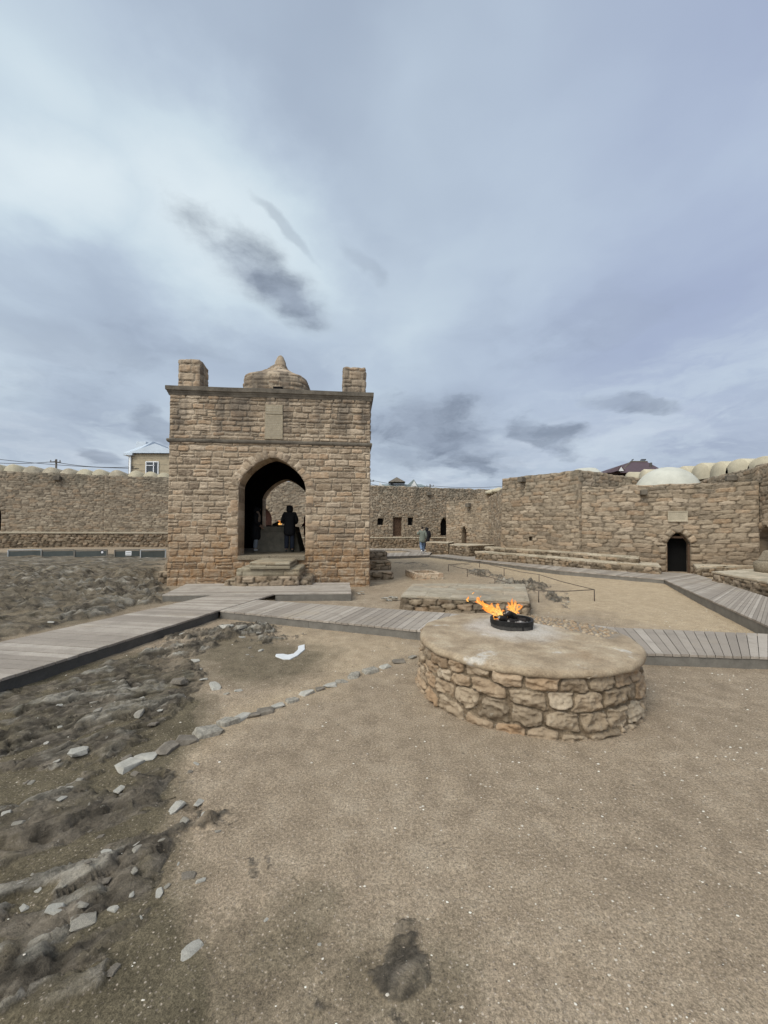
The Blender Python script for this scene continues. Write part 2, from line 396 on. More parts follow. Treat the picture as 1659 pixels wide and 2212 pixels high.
STY = dict(
    temple=dict(ch=(.13, .24), sw=(.26, .60), joint=.030, depth=.020, warp=.022, rough=.034, tilt=.022, cw=.013),
    rubble=dict(vor=(.44, .150, .30), joint=.13, depth=.024, warp=.028, rough=.034, tilt=.07, cw=.020),
    cell=dict(vor=(.54, .165, .30), joint=.13, depth=.024, warp=.028, rough=.040, tilt=.08, cw=.015),
    bench=dict(vor=(.32, .15, .30), joint=.13, depth=.045, warp=.04, rough=.050, tilt=.14, cw=.016),
    altarv=dict(vor=(.29, .148, .30), joint=.22, depth=.016, warp=.030, rough=.080, tilt=.12, cw=.006),
    flag=dict(ch=(.30, .60), sw=(.4, .9), joint=.012, depth=.012, warp=.03, rough=.012, tilt=.004),
    altar=dict(ch=(.125, .165), sw=(.17, .42), joint=.026, depth=.052, warp=.024, rough=.026, tilt=.03),
    slab=dict(ch=(.15, .17), sw=(.5, .9), joint=.008, depth=.02, warp=.006, rough=.012, tilt=.004),
    brick=dict(ch=(.055, .06), sw=(.17, .25), joint=.007, depth=.012, warp=.004, rough=.005, tilt=.01),
)
def stone_field(W, H, nu, nv, style, seed, courses=None):
    s = STY[style]; rg = np.random.default_rng(seed)
    u = np.linspace(0, W, nu); v = np.linspace(0, H, nv); U, V = np.meshgrid(u, v)
    wp = s['warp']
    if 'vor' in s: return vor_field(U, V, s, seed)
    vv = V + wp * 2 * (fbm(U * 2.2, V * 3.2, seed, 3) - .5) + wp * .8 * (vnoise(U * 9, V * 9, seed + 5) - .5)
    uu = U + wp * 1.6 * (fbm(U * 4, V * 3, seed + 9, 3) - .5)
    cb = [-.35]
    if courses: cb = [-.5] + list(courses) + [H + .5]
    else:
        while cb[-1] < H + .35: cb.append(cb[-1] + rg.uniform(*s['ch']))
    cb = np.array(cb)
    ci = np.clip(np.searchsorted(cb, vv) - 1, 0, len(cb) - 2)
    hh = np.zeros_like(U); tone = np.zeros_like(U); prof = np.zeros_like(U); hue = np.zeros_like(U); raw = np.full(U.shape, 9.)
    for k in range(len(cb) - 1):
        msk = ci == k
        if not msk.any(): continue
        sb = [-1.0 - rg.uniform(0, .6)]
        while sb[-1] < W + 1: sb.append(sb[-1] + rg.uniform(*s['sw']) * (.7 if rg.random() < .25 else 1))
        sb = np.array(sb); si = np.clip(np.searchsorted(sb, uu[msk]) - 1, 0, len(sb) - 2)
        n = len(sb); r1, r2, r3, r4, r5, r6 = rg.random((6, n))
        dmin, dmax = rg.uniform(-.25, .25, n), rg.uniform(-.25, .25, n)
        y0, y1 = cb[k], cb[k + 1]; a, bb = uu[msk], vv[msk]
        ch = y1 - y0
        yy0 = y0 + np.clip(dmin[si], 0, 1) * ch * .5; yy1 = y1 - np.clip(dmax[si], 0, 1) * ch * .5
        split = r6 < .13
        mid = (yy0 + yy1) / 2 + (r5[si] - .5) * .2 * ch
        up = bb > mid; sp = split[si]
        yy0 = np.where(sp & up, mid, yy0); yy1 = np.where(sp & ~up, mid, yy1)
        du = np.minimum(a - sb[si], sb[si + 1] - a); dv = np.minimum(bb - yy0, yy1 - bb)
        j = s['joint']; raw[msk] = np.minimum(du, dv); du = np.clip(du / j, -1, 3); dv = np.clip(dv / j, -1, 3)
        d = np.minimum(du, dv) - .35 * np.exp(-np.abs(du - dv) * 1.2)
        p = sstep(d, .15, .95); bulge = sstep(d, .4, 3.2)
        tl = ((bb - (yy0 + yy1) / 2) / ch * (r3[si] - .35) + (a - (sb[si] + sb[si + 1]) / 2) * (r4[si] - .5)) * s['tilt'] * 2
        hh[msk] = p * s['depth'] * (.55 + .8 * r1[si]) + bulge * s['depth'] * .08 + p * tl
        t = np.where(sp & up, r4[si], r2[si])
        tone[msk] = t; prof[msk] = p; hue[msk] = r5[si]
    hh += s['rough'] * layers(U, V, seed + 31) * (.3 + .7 * prof)
    hh += .6 * s['rough'] * (fbm(U * 1.3, V * 1.7, seed + 77, 3) - .5)
    crev = np.exp(-(raw / s.get('cw', .010)) ** 2) * sstep(fbm(U * 5, V * 5, seed + 61, 3), .33, .58)
    return U, V, hh - .012 * crev, tone, prof, hue, crev
def layers(U, V, seed):
    """split-face roughness: fine beds lying level, broken along the length"""
    b = fbm(U * 3.1, V * 26, seed, 3, .6) - .5
    c = 1 - np.abs(2 * fbm(U * 7, V * 12, seed + 5, 4, .62) - 1) - .62
    return .6 * b + .75 * c
def vor_field(U, V, s, seed):
    cw, chh, jit = s['vor']; wp = s['warp']
    big = fbm(U * .55, V * .8, seed + 40, 2) - .5                       # courses grow and shrink along the wall
    uu = U + wp * 2.2 * (fbm(U * 2.6, V * 4, seed + 9, 3) - .5)
    vv = V * (1 + .0) + wp * 1.7 * (fbm(U * 1.9, V * 3.4, seed, 3) - .5) + big * .25 + wp * .5 * (vnoise(U * 11, V * 11, seed + 5) - .5)
    x, y = uu / cw, vv / chh
    iy0 = np.floor(y); f1 = np.full(U.shape, 9.); f2 = np.full(U.shape, 9.); ids = np.zeros(U.shape); cxs = np.zeros(U.shape); cys = np.zeros(U.shape)
    for dy in (-1, 0, 1):
        iy = iy0 + dy; offx = np.mod(iy, 2) * .5 + .6 * _hash(iy, iy * 0 + 7, seed + 3); ix0 = np.floor(x - offx)
        for dx in (-1, 0, 1):
            ix = ix0 + dx
            px = ix + .5 + offx + jit * 1.5 * (_hash(ix, iy, seed + 11) - .5); py = iy + .5 + jit * 1.1 * (_hash(ix, iy, seed + 13) - .5)
            wgt = .80 + .42 * _hash(ix, iy, seed + 17)
            ax, ay = np.abs(x - px), np.abs(y - py)
            d = (ax ** 6 + (ay * 1.02) ** 6) ** (1 / 6) / wgt
            nid = _hash(ix, iy, seed + 19)
            c = d < f1
            f2 = np.where(c, f1, np.minimum(f2, d)); ids = np.where(c, nid, ids); cxs = np.where(c, px, cxs); cys = np.where(c, py, cys); f1 = np.where(c, d, f1)
    e = f2 - f1; j = s['joint']
    k = (ids * 1e5).astype(np.int64); r = [_hash(k, k * 0 + q, seed + 23) for q in range(5)]
    p = sstep(e + .10 * (fbm(U * 14, V * 14, seed + 51, 2) - .5), j * .2, j * .75)
    tx, ty = (x - cxs) * (r[1] - .5), (y - cys) * (r[2] - .32)           # each face leans its own way
    face = s['depth'] * (.45 + .9 * r[0]) + s['tilt'] * .28 * (tx * .6 + ty) + s['depth'] * .1 * sstep(e, j, .6)
    hh = p * face + s['rough'] * layers(U, V, seed + 31) * (.25 + .75 * p) + .5 * s['rough'] * (fbm(U * 1.2, V * 1.6, seed + 77, 3) - .5)
    crev = np.exp(-(e * chh * .5 / s.get('cw', .012)) ** 2) * sstep(fbm(U * 6, V * 6, seed + 61, 3), .30, .55)
    return U, V, hh - .010 * crev, r[3], p, r[4], crev
def patch(pos, W, H, style, res, seed, hole=None, seal=True, courses=None, hmul=1.0, dropout=None):
    """pos(U,V,h) -> xyz; hole: outlines in (u,v) left open"""
    nu, nv = max(3, int(W / res) + 1), max(3, int(H / res) + 1)
    U, V, hh, tone, prof, hue, crev = stone_field(W, H, nu, nv, style, seed, courses)
    hh *= hmul
    idx = np.arange(nu * nv).reshape(nv, nu)
    F = np.stack([idx[:-1, :-1], idx[:-1, 1:], idx[1:, 1:], idx[1:, :-1]], -1).reshape(-1, 4)
    Uf, Vf, h = U.ravel().copy(), V.ravel().copy(), hh.ravel().copy()
    if seal:
        e = np.minimum(np.minimum(Uf, W - Uf), np.minimum(Vf, H - Vf)); h *= sstep(e, -1e-6, 1.6 * res)
    if hole:
        for poly in hole:
            cu, cv = Uf[F].mean(1), Vf[F].mean(1)
            ins = pip(poly, cu, cv)
            rem, keep = F[ins], F[~ins]
            b = np.intersect1d(np.unique(rem), np.unique(keep)) if len(rem) else np.array([], int)
            if len(b):
                Uf[b], Vf[b] = nearest_on(poly, Uf[b], Vf[b]); h[b] = 0
            F = keep
    xyz = pos(Uf, Vf, h)
    cols = np.stack([tone.ravel(), prof.ravel(), hue.ravel(), crev.ravel()], 1)
    return xyz, F, cols
def quad_pos(p00, p10, p11, p01):
    a, b, c, d = (np.array(p, float) for p in (p00, p10, p11, p01))
    n = np.cross(b - a, d - a); n /= np.linalg.norm(n)
    W = (np.linalg.norm(b - a) + np.linalg.norm(c - d)) / 2; H = (np.linalg.norm(d - a) + np.linalg.norm(c - b)) / 2
    def pos(U, V, h):
        s, t = (U / W)[:, None], (V / H)[:, None]
        return a * (1 - s) * (1 - t) + b * s * (1 - t) + c * s * t + d * (1 - s) * t + n * h[:, None]
    return pos, W, H
def qpatch(p00, p10, p11, p01, style, res, seed, **kw):
    pos, W, H = quad_pos(p00, p10, p11, p01)
    return patch(pos, W, H, style, res, seed, **kw)
def flatpatch(P, tone=.4):                      # plain closing faces that share the masonry material
    return np.array(P, float), None, np.tile([tone, 1, .4, 0], (len(P), 1))
def join(parts):
    V, F, C, b = [], [], [], 0
    for v, f, c in parts:
        V.append(v); F.append(f + b); C.append(c); b += len(v)
    return np.concatenate(V), np.concatenate(F), np.concatenate(C)
def masonry(name, parts, mat, parent=None, jag=None):
    V, F, C = join(parts)
    if jag:
        z0, z1, amp, sd = jag
        w = np.clip((V[:, 2] - z0) / (z1 - z0), 0, 1) ** 3
        q = vnoise(V[:, 0] * 2.1, V[:, 1] * 2.1, sd) - .5 + .7 * (vnoise(V[:, 0] * 5.7, V[:, 1] * 5.7, sd + 3) - .5)
        V = V.copy(); V[:, 2] += w * amp * q
    return mesh_obj(name, V, F, mat, parent, C, True)
def block(poly, z0, z1, style, res, seed, top='flag', skip=(), hole_on=None, hole=None, courses=None, ztop=None, closed=True):
    """stone prism over a ccw quad; z1 may be a list per corner"""
    zs = z1 if hasattr(z1, '__len__') else [z1] * 4
    out = []
    for i in range(4):
        if i in skip: continue
        a, b = poly[i], poly[(i + 1) % 4]
        out.append(qpatch((a[0], a[1], z0), (b[0], b[1], z0), (b[0], b[1], zs[(i + 1) % 4]), (a[0], a[1], zs[i]), style, res, seed + i * 7,
                          hole=hole if hole_on == i else None, courses=courses))
    if top:
        out.append(qpatch(*[(p[0], p[1], z) for p, z in zip(poly, zs)], top, res, seed + 53))
    return out
def wall_line(a, b, z0, z1, thick, style, res, seed, hole=None, left=True):
    """wall whose visible face runs a -> b (face is to the right hand of a->b when seen from above)"""
    a, b = Vector(a), Vector(b); d = (b - a).normalized(); n = Vector((-d.y, d.x))   # away from the face
    poly = [a, b, b + n * thick, a + n * thick]
    return poly

# ------------------------------------------------------------------ ground
GP = np.array([(0, 1, 0), (3, 2, 0), (-3, 2, .0), (1.5, 4.3, 0), (4, 5, .0), (-4, 6, 0), (-.5, 12, -.10), (-6.6, 11.6, -.02), (-3.5, 9, 0), (2, 9, 0), (5, 8, .04),
               (-20, 25, .46), (-12, 27, .42), (-7, 21, .2), (-18, 18, .25), (0, 31, .2), (10, 30, .25), (5, 19, .14), (9, 13, .12), (12, 8, .1), (7, 5, .02), (-10, 9, .06), (-14, 12, .16), (1, 16, 0), (0, -8, 0), (-40, 40, .5), (40, 40, .2), (40, -10, 0), (-40, -10, 0), (0, 22, .1)], float)
def base_z(x, y):
    num = 0; den = 0
    for a, b, z in GP:
        w = 1.0 / ((x - a) ** 2 + (y - b) ** 2 + 1.2) ** 1.6; num = num + w * z; den = den + w
    return num / den
def gpoly(pts, z=0.0): return [(G(px, py, z).x, G(px, py, z).y) for px, py in pts]
ROCKS = [  # outline read on the photograph, strength of the outcrop
    (gpoly([(-700, 1420), (0, 1388), (360, 1300), (345, 1250), (361, 1208), (0, 1208), (-900, 1215)]), 1.0),
    (gpoly([(-500, 1700), (0, 1490), (200, 1450), (330, 1400), (455, 1350), (520, 1352), (500, 1380), (455, 1400), (420, 1430), (455, 1470), (420, 1500), (395, 1560), (340, 1620), (250, 1660), (0, 1700), (-300, 1800)]), .95),
    (gpoly([(-500, 1800), (0, 1740), (230, 1665), (330, 1650), (420, 1690), (440, 1740), (500, 1780), (470, 1810), (370, 1800), (400, 1880), (350, 1950), (320, 2040), (240, 2120), (170, 2300), (-500, 2500)]), .9),
    (gpoly([(300, 1660), (400, 1635), (450, 1650), (430, 1700), (520, 1770), (490, 1815), (400, 1790), (330, 1760)]), 1.12),
    (gpoly([(470, 1345), (560, 1352), (640, 1385), (560, 1395), (500, 1380), (440, 1400), (430, 1370)]), 1.0),
    (gpoly([(540, 1860), (580, 1850), (612, 1880), (608, 1930), (570, 1935), (540, 1900)]), 1.1),
    (gpoly([(835, 2035), (880, 2010), (940, 2012), (990, 2060), (980, 2100), (900, 2110), (870, 2150), (830, 2160), (820, 2080)]), .98),
    (gpoly([(655, 2060), (690, 2050), (700, 2110), (650, 2140)]), 1.0), (gpoly([(640, 2110), (700, 2070), (760, 2110), (750, 2190), (680, 2212), (640, 2180)]), .92), (gpoly([(800, 2090), (870, 2100), (900, 2150), (960, 2230), (830, 2260), (800, 2160)]), .93), (gpoly([(640, 1980), (680, 1985), (675, 2010), (640, 2000)]), 1.1), (gpoly([(780, 1850), (815, 1850), (815, 1875), (785, 1872)]), 1.2),
    (gpoly([(960, 1225), (1010, 1222), (1090, 1245), (1180, 1268), (1255, 1290), (1235, 1320), (1215, 1325), (1150, 1285), (1075, 1262), (1010, 1240)]), .74),
    (gpoly([(840, 1215), (900, 1218), (960, 1226), (960, 1236), (900, 1228), (850, 1224)]), .5),
    (gpoly([(440, 1460), (480, 1470), (490, 1500), (445, 1500)]), .8), (gpoly([(470, 1345), (540, 1350), (545, 1372), (480, 1370)]), .7),
]
DAMP = [(gpoly([(-600, 1400), (0, 1480), (330, 1400), (440, 1460), (420, 1560), (330, 1660), (430, 1790), (480, 1900), (580, 1960), (600, 2100), (590, 2400), (-600, 2600)]), 1.0), (gpoly([(-900, 1500), (0, 1388), (380, 1298), (345, 1255), (361, 1208), (-900, 1208)]), .7),
        (gpoly([(390, 1880), (460, 1850), (600, 1900), (590, 2000), (570, 2100), (600, 2300), (200, 2300), (240, 2120), (320, 2040)]), 1.0),
        (gpoly([(470, 1360), (600, 1380), (700, 1400), (660, 1470), (560, 1490), (470, 1470), (430, 1420)]), .75),
        (gpoly([(600, 2040), (760, 2000), (1000, 2030), (1030, 2120), (1000, 2300), (600, 2300)]), .6)]
YEL = [(gpoly([(1100, 1230), (1430, 1262), (1659, 1350), (1800, 1420), (1345, 1352), (1300, 1330), (1180, 1320), (1200, 1270)]), 1.0),
       (gpoly([(845, 1210), (930, 1205), (1250, 1250), (1430, 1262), (1200, 1270), (960, 1222)]), .9),
       (gpoly([(400, 1600), (560, 1500), (900, 1390), (900, 1410), (620, 1540), (500, 1620), (430, 1700)]), .6), (gpoly([(840, 1222), (960, 1240), (1100, 1290), (860, 1290)]), .45), (gpoly([(560, 1345), (900, 1375), (900, 1420), (650, 1500), (560, 1520), (680, 1410)]), .6)]
def soft_mask(polys, x, y, seed, blur):
    out = np.zeros_like(x)
    wx = x + blur * 2.4 * (fbm(x * 1.1, y * 1.1, seed, 4) - .5); wy = y + blur * 2.4 * (fbm(x * 1.1 + 31, y * 1.1, seed + 3, 4) - .5)
    for p, s in polys:
        acc = np.zeros_like(x)
        for k in range(6):
            a = k * math.pi / 3; sc = .06 + .022 * y
            acc += pip(p, wx + blur * sc * math.cos(a) * 3, wy + blur * sc * math.sin(a) * 3)
        out = np.maximum(out, s * acc / 6)
    return out
def plates(x, y, cw, chh, seed):
    px_, py_ = x / cw, y / chh; iy0, ix0 = np.floor(py_), np.floor(px_)
    f1 = np.full(x.shape, 9.); f2 = f1.copy(); ids = np.zeros_like(x); ox = np.zeros_like(x); oy = np.zeros_like(x)
    for dy in (-1, 0, 1):
        for dx in (-1, 0, 1):
            ix, iy = ix0 + dx, iy0 + dy
            a = ix + .5 + .95 * (_hash(ix, iy, seed) - .5); b = iy + .5 + .95 * (_hash(ix, iy, seed + 1) - .5)
            d = np.abs(px_ - a) ** 1.6 + np.abs(py_ - b) ** 1.6; c = d < f1
            f2 = np.where(c, f1, np.minimum(f2, d)); ids = np.where(c, _hash(ix, iy, seed + 2), ids); ox = np.where(c, px_ - a, ox); oy = np.where(c, py_ - b, oy); f1 = np.where(c, d, f1)
    return f2 - f1, ids, ox, oy
def ground_fields(x, y):
    rock = soft_mask(ROCKS, x, y, 5, .28)
    dx, dy = x * .80 + y * .60, -x * .60 + y * .80                     # strata run this way
    wx = dx + .5 * (fbm(dx * 1.1, dy * 1.1, 21, 4) - .5); wy = dy + .5 * (fbm(dx * 1.1, dy * 1.1, 23, 4) - .5)
    n = fbm(wx * .9, wy * 2.2, 41, 6, .55)
    rid = 1 - np.abs(2 * fbm(wx * 1.5, wy * 3.4, 43, 5, .55) - 1)
    h = .55 * n + .45 * rid
    st = h * 9.0; fl = np.floor(st); h2 = (fl + sstep(st - fl, .55, .80)) / 9.0
    h = .2 * h + .8 * h2
    lift = h - (.95 - .47 * rock) + .24 * (fbm(x * .55, y * .8, 57, 3) - .5) + .16 * (fbm(x * 2.6, y * 2.6, 58, 4, .6) - .5) + .02
    rk = sstep(lift, -.07, .13) * np.clip(rock * 3, 0, 1)
    far = np.clip(y / 9.0, .55, 1.35) * (1 - .72 * sstep(y, 13, 18))
    z = np.clip(lift, 0, 1) * np.where(y > 5, .52, .34) * far * np.clip(rock * 3, 0, 1)
    bil = np.abs(2 * fbm(wx * 4.5, wy * 9, 47, 5, .6) - 1)
    z = z + rk * far * (.055 * (bil - .22) + .035 * (fbm(wx * 11, wy * 19, 49, 4, .62) - .5)) + rk * .022 * (fbm(x * 26, y * 26, 51, 3, .6) - .5)
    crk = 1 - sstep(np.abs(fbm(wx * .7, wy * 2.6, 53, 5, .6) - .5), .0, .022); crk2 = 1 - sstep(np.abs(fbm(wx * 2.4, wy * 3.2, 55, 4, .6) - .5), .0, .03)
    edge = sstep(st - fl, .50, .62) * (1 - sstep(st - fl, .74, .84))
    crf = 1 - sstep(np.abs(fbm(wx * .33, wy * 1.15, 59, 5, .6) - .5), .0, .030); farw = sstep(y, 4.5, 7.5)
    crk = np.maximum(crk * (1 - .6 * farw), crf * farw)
    sc_ = np.where(y > 6, 2.2, 1.0)
    e1, i1, ox, oy = plates(dx + .25 * (wx - dx) + .06 * (fbm(x * 9, y * 9, 81, 3) - .5), dy + .25 * (wy - dy) + .06 * (fbm(x * 9, y * 9, 82, 3) - .5), .62, .24, 111)
    e2, i2, ox2, oy2 = plates(dx + .05 * (fbm(x * 14, y * 14, 83, 3) - .5), dy + .05 * (fbm(x * 14, y * 14, 84, 3) - .5), .21, .10, 131)
    big_ = sstep(fbm(x * .9, y * .9, 86, 3), .42, .58)
    z = z + rk * far * (.085 * (i1 - .5) + .05 * oy * (np.mod(i1 * 13, 1) - .2) + .03 * ox * (np.mod(i1 * 29, 1) - .5) + (1 - .6 * big_) * (.038 * (i2 - .5) + .02 * oy2))
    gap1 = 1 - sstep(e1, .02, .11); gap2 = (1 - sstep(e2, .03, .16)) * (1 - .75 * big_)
    z = z - rk * far * (.05 * gap1 + .018 * gap2)
    z = z - rk * far * (.05 * crk + .02 * crk2)
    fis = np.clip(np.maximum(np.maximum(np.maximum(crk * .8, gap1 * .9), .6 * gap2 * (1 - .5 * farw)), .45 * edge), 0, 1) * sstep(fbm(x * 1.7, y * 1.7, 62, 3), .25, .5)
    pale = sstep(fbm(wx * np.where(y > 6, .5, 1.1), wy * np.where(y > 6, 1.6, 2.9), 103, 5, .6), .56, .62) * sstep(fbm(x * 2.3, y * 2.3, 107, 4, .6), .46, .56)
    pale = np.maximum(.55 * pale, sstep(i2, .84, .86) * sstep(e2, .05, .2) * (1 - .6 * big_)); pale = np.maximum(pale, .8 * sstep(i1, .90, .91) * sstep(e1, .06, .2)) * np.where((x > -.75) & (y < 2.6), 0, 1)
    z = np.where((x > -.75) & (y < 2.6), z * .14, z)
    sand = .018 * (fbm(x * .8, y * .8, 61, 4) - .5) + .008 * (fbm(x * 9, y * 9, 67, 5, .65) - .5) + .004 * (vnoise(x * 40, y * 40, 69) - .5)
    foot = .006 * sstep(fbm(x * 3.1, y * 3.1, 71, 2), .62, .75)
    return rk, z + (1 - rk) * (sand - foot), rock, h, fis * rk, pale * rk
def make_ground():
    def axis(lo, hi, d0, flat, k):
        a = [0.0]
        while a[-1] < hi: a.append(a[-1] + max(d0, k * max(0, a[-1] - flat) + d0) * (1 if a[-1] < 24 else 3))
        b = [0.0]
        while b[-1] > lo: b.append(b[-1] - max(d0, k * max(0, -b[-1] - flat) + d0) * (1 if b[-1] > -24 else 3))
        return np.array(sorted(set(a + b)))
    xs = axis(-150, 150, .017, 2.6, .011)
    ys = [-25, -18, -12, -8, -5, -3, -2, -1, -.5, 0, .3, .6, .8]
    y = .95
    while y < 200: ys.append(y); y += max(.013, .0052 * y) * (1 if y < 24 else 4)
    ys = np.array(ys)
    X, Yg = np.meshgrid(xs, ys); x, yy = X.ravel(), Yg.ravel()
    rk, z, rock, h, fis, pale = ground_fields(x, yy)
    damp = soft_mask(DAMP, x, yy, 91, .35); yel = soft_mask(YEL, x, yy, 97, .45)
    # tan sand everywhere in the far court
    yel = np.maximum(yel, .35 * sstep(yy, 8, 16) * sstep(x, -1.5, .5))
    wht = .35 * sstep(fbm(x * 6.3, yy * 8.6, 101, 5, .62), .60, .66) * rk
    zz = base_z(x, yy) + z
    V = np.stack([x, yy, zz], 1); nx, ny = len(xs), len(ys)
    idx = np.arange(nx * ny).reshape(ny, nx)
    F = np.stack([idx[:-1, :-1], idx[:-1, 1:], idx[1:, 1:], idx[1:, :-1]], -1).reshape(-1, 4)
    m, T, b = new_mat('court ground')
    at = T.add('ShaderNodeAttribute', attribute_name='col'); sp = T.add('ShaderNodeSeparateColor'); T.l.new(at.outputs['Color'], sp.inputs[0])
    al = at.outputs['Alpha']; r, g, bl = sp.outputs
    co = T.add('ShaderNodeTexCoord').outputs['Object']
    fine = T.noise(co, 62, 3, .8); grit = T.noise(co, 130, 2, .8); mid = T.noise(co, 5.5, 6, .6); big = T.noise(co, .7, 5, .6)
    sandc = T.ramp(T.math('ADD', T.math('MULTIPLY', mid, .55), T.math('MULTIPLY', big, .45)), [(.33, (.200, .152, .104)), (.5, (.275, .212, .146)), (.68, (.345, .275, .196))])
    yelc = T.ramp(mid, [(.3, (.345, .258, .162)), (.7, (.45, .348, .228))])
    c = T.mix(T.math('MULTIPLY', T.math('MULTIPLY', bl, T.step(r, .3, .1)), .85), sandc, yelc)
    dampc = T.ramp(mid, [(.3, (.080, .065, .041)), (.7, (.138, .112, .072))])
    c = T.mix(g, c, dampc)
    peb = T.add('ShaderNodeTexVoronoi'); T.l.new(co, peb.inputs['Vector']); peb.inputs['Scale'].default_value = 48
    c = T.mix(T.step(peb.outputs['Distance'], .26, .14, 0, .62), c, T.mix(T.step(T.noise(co, 31, 2), .35, .65), (.12, .095, .075), (.46, .38, .30)))
    strat = T.noise(T.scale(co, (4, 4, 14)), 1.5, 6, .65)
    rockc = T.ramp(T.math('ADD', T.math('MULTIPLY', strat, .5), T.math('MULTIPLY', mid, .5)), [(.28, (.062, .051, .038)), (.48, (.120, .099, .074)), (.64, (.180, .151, .116)), (.8, (.27, .236, .188))])
    rockc = T.mix(T.step(T.noise(co, 1.9, 4), .55, .72, 0, .22), rockc, (.10, .092, .045))
    rockc = T.mix(T.math('MULTIPLY', T.math('MULTIPLY', bl, r), .8), rockc, (.30, .272, .222))
    rockc = T.mix(T.step(T.noise(co, 15, 4, .7), .66, .70, 0, .7), rockc, (.36, .33, .28))
    sx_ = T.add('ShaderNodeSeparateXYZ'); T.l.new(co, sx_.inputs[0]); cb_ = T.add('ShaderNodeCombineXYZ')
    T.set(cb_.inputs[0], T.math('MULTIPLY_ADD', sx_.outputs[0], .8, T.math('MULTIPLY', sx_.outputs[1], .6))); T.set(cb_.inputs[1], T.math('MULTIPLY', T.math('MULTIPLY_ADD', sx_.outputs[1], .8, T.math('MULTIPLY', sx_.outputs[0], -.6)), 2.6)); T.set(cb_.inputs[2], sx_.outputs[2])
    crag2 = T.noise(cb_.outputs[0], 3.6, 9, .66, .6)
    rockc = T.mix(1.0, rockc, T.ramp(crag2, [(.36, (.52,) * 3), (.5, (1.0,) * 3), (.66, (1.65,) * 3)]), 'MULTIPLY')
    dust = T.step(T.math('ADD', T.math('MULTIPLY', mid, .55), T.math('MULTIPLY', big, .45)), .47, .55, 0, .85)
    rockc = T.mix(dust, rockc, T.mix(.25, c, rockc))
    rockc = T.mix(T.math('MULTIPLY', al, .85), rockc, (.028, .024, .018))  # dirt and shade of cracks and step faces painted into the rock
    c = T.mix(T.step(T.math('ADD', r, T.math('MULTIPLY', T.math('SUBTRACT', crag2, .5), 1.3)), .2, .8), c, rockc)
    c = T.mix(T.math('MULTIPLY_ADD', r, -.65, 1.0), c, T.mix(1.0, c, T.ramp(T.math('ADD', T.math('MULTIPLY', fine, .55), T.math('MULTIPLY', grit, .45)), [(.36, (.52,) * 3), (.5, (1.0,) * 3), (.64, (1.6,) * 3)]), 'MULTIPLY'))
    T.set(b.inputs['Base Color'], c); b.inputs['Roughness'].default_value = .95; b.inputs['Specular IOR Level'].default_value = .12
    crag = T.noise(T.scale(co, (1, 1, 2)), 16, 8, .72, .4)
    n1 = T.add('ShaderNodeBump'); n1.inputs['Strength'].default_value = .6; n1.inputs['Distance'].default_value = .05
    T.set(n1.inputs['Height'], T.math('MULTIPLY', crag, r))
    n2 = T.add('ShaderNodeBump'); n2.inputs['Strength'].default_value = .7; n2.inputs['Distance'].default_value = .012
    T.set(n2.inputs['Height'], T.math('ADD', fine, T.math('MULTIPLY', strat, r))); T.l.new(n1.outputs[0], n2.inputs['Normal']); T.l.new(n2.outputs[0], b.inputs['Normal'])
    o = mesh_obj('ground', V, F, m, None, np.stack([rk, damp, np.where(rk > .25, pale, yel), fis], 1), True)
    tag(o, kind='structure')
make_ground()
def gz(x, y):
    a, b = np.array([float(x)]), np.array([float(y)])
    return float((base_z(a, b) + ground_fields(a, b)[1])[0])

# ------------------------------------------------------------------ boardwalks
rnd = random.Random(7)
def deck(name, quads, fascias, z, zb=-.06, pitch=.142, fmat='fascia'):
    """quads: (near a, near b, far b, far a) planks run from near to far; fascias: edge polylines"""
    root = empty(name, (quads[0][0][0], quads[0][0][1], 0), None, None, kind='structure')
    mb = MB()
    for na, nb, fb, fa in quads:
        na, nb, fb, fa = (Vector((*p, 0)) for p in (na, nb, fb, fa))
        n = max(1, round(((nb - na).length + (fb - fa).length) / 2 / pitch))
        for i in range(n):
            s0, s1 = (i + .035) / n, (i + .965) / n
            mb.cc = (rnd.random(), 1, .5, 0); j = rnd.uniform(-.002, .002)
            P = [na.lerp(nb, s0), na.lerp(nb, s1), fa.lerp(fb, s1), fa.lerp(fb, s0)]
            d = (P[3] - P[0]).normalized() * rnd.uniform(-.004, .004); P[0] += d; P[1] += d
            # sheet of boards split once along its length, as laid
            mb.hexa([(p.x, p.y, z - .03 + j) for p in P] + [(p.x, p.y, z + j) for p in P])
    mb.build('decking', M['plank'], root, col=True)
    f = MB(); k = MB()
    for line in fascias:
        for a, b in zip(line[:-1], line[1:]):
            a, b = Vector(a), Vector(b); d = (b - a).normalized(); n = Vector((-d.y, d.x))
            L = (b - a).length; cuts = max(1, round(L / 2.6))
            for c in range(cuts):
                p, q = a + d * (L * c / cuts + .002), a + d * (L * (c + 1) / cuts - .002)
                i0, i1 = .012, .034
                f.hexa([(*(p + n * i0), zb), (*(q + n * i0), zb), (*(q + n * i1), zb), (*(p + n * i1), zb),
                        (*(p + n * i0), z - .033), (*(q + n * i0), z - .033), (*(q + n * i1), z - .033), (*(p + n * i1), z - .033)])
    f.build('fascia', M[fmat], root)
    # joists hold the boards up
    for na, nb, fb, fa in quads:
        for t in (.22, .5, .78):
            p, q = Vector(na).lerp(Vector(fa), t), Vector(nb).lerp(Vector(fb), t); d = (q - p).normalized(); n = Vector((-d.y, d.x)) * .03
            k.hexa([(*(p - n), zb), (*(q - n), zb), (*(q + n), zb), (*(p + n), zb), (*(p - n), z - .033), (*(q - n), z - .033), (*(q + n), z - .033), (*(p + n), z - .033)])
    k.build('joist', M['fascia'], root)
    return root
def gp(px, py, z): v = G(px, py, z); return (v.x, v.y)
DZ = .16
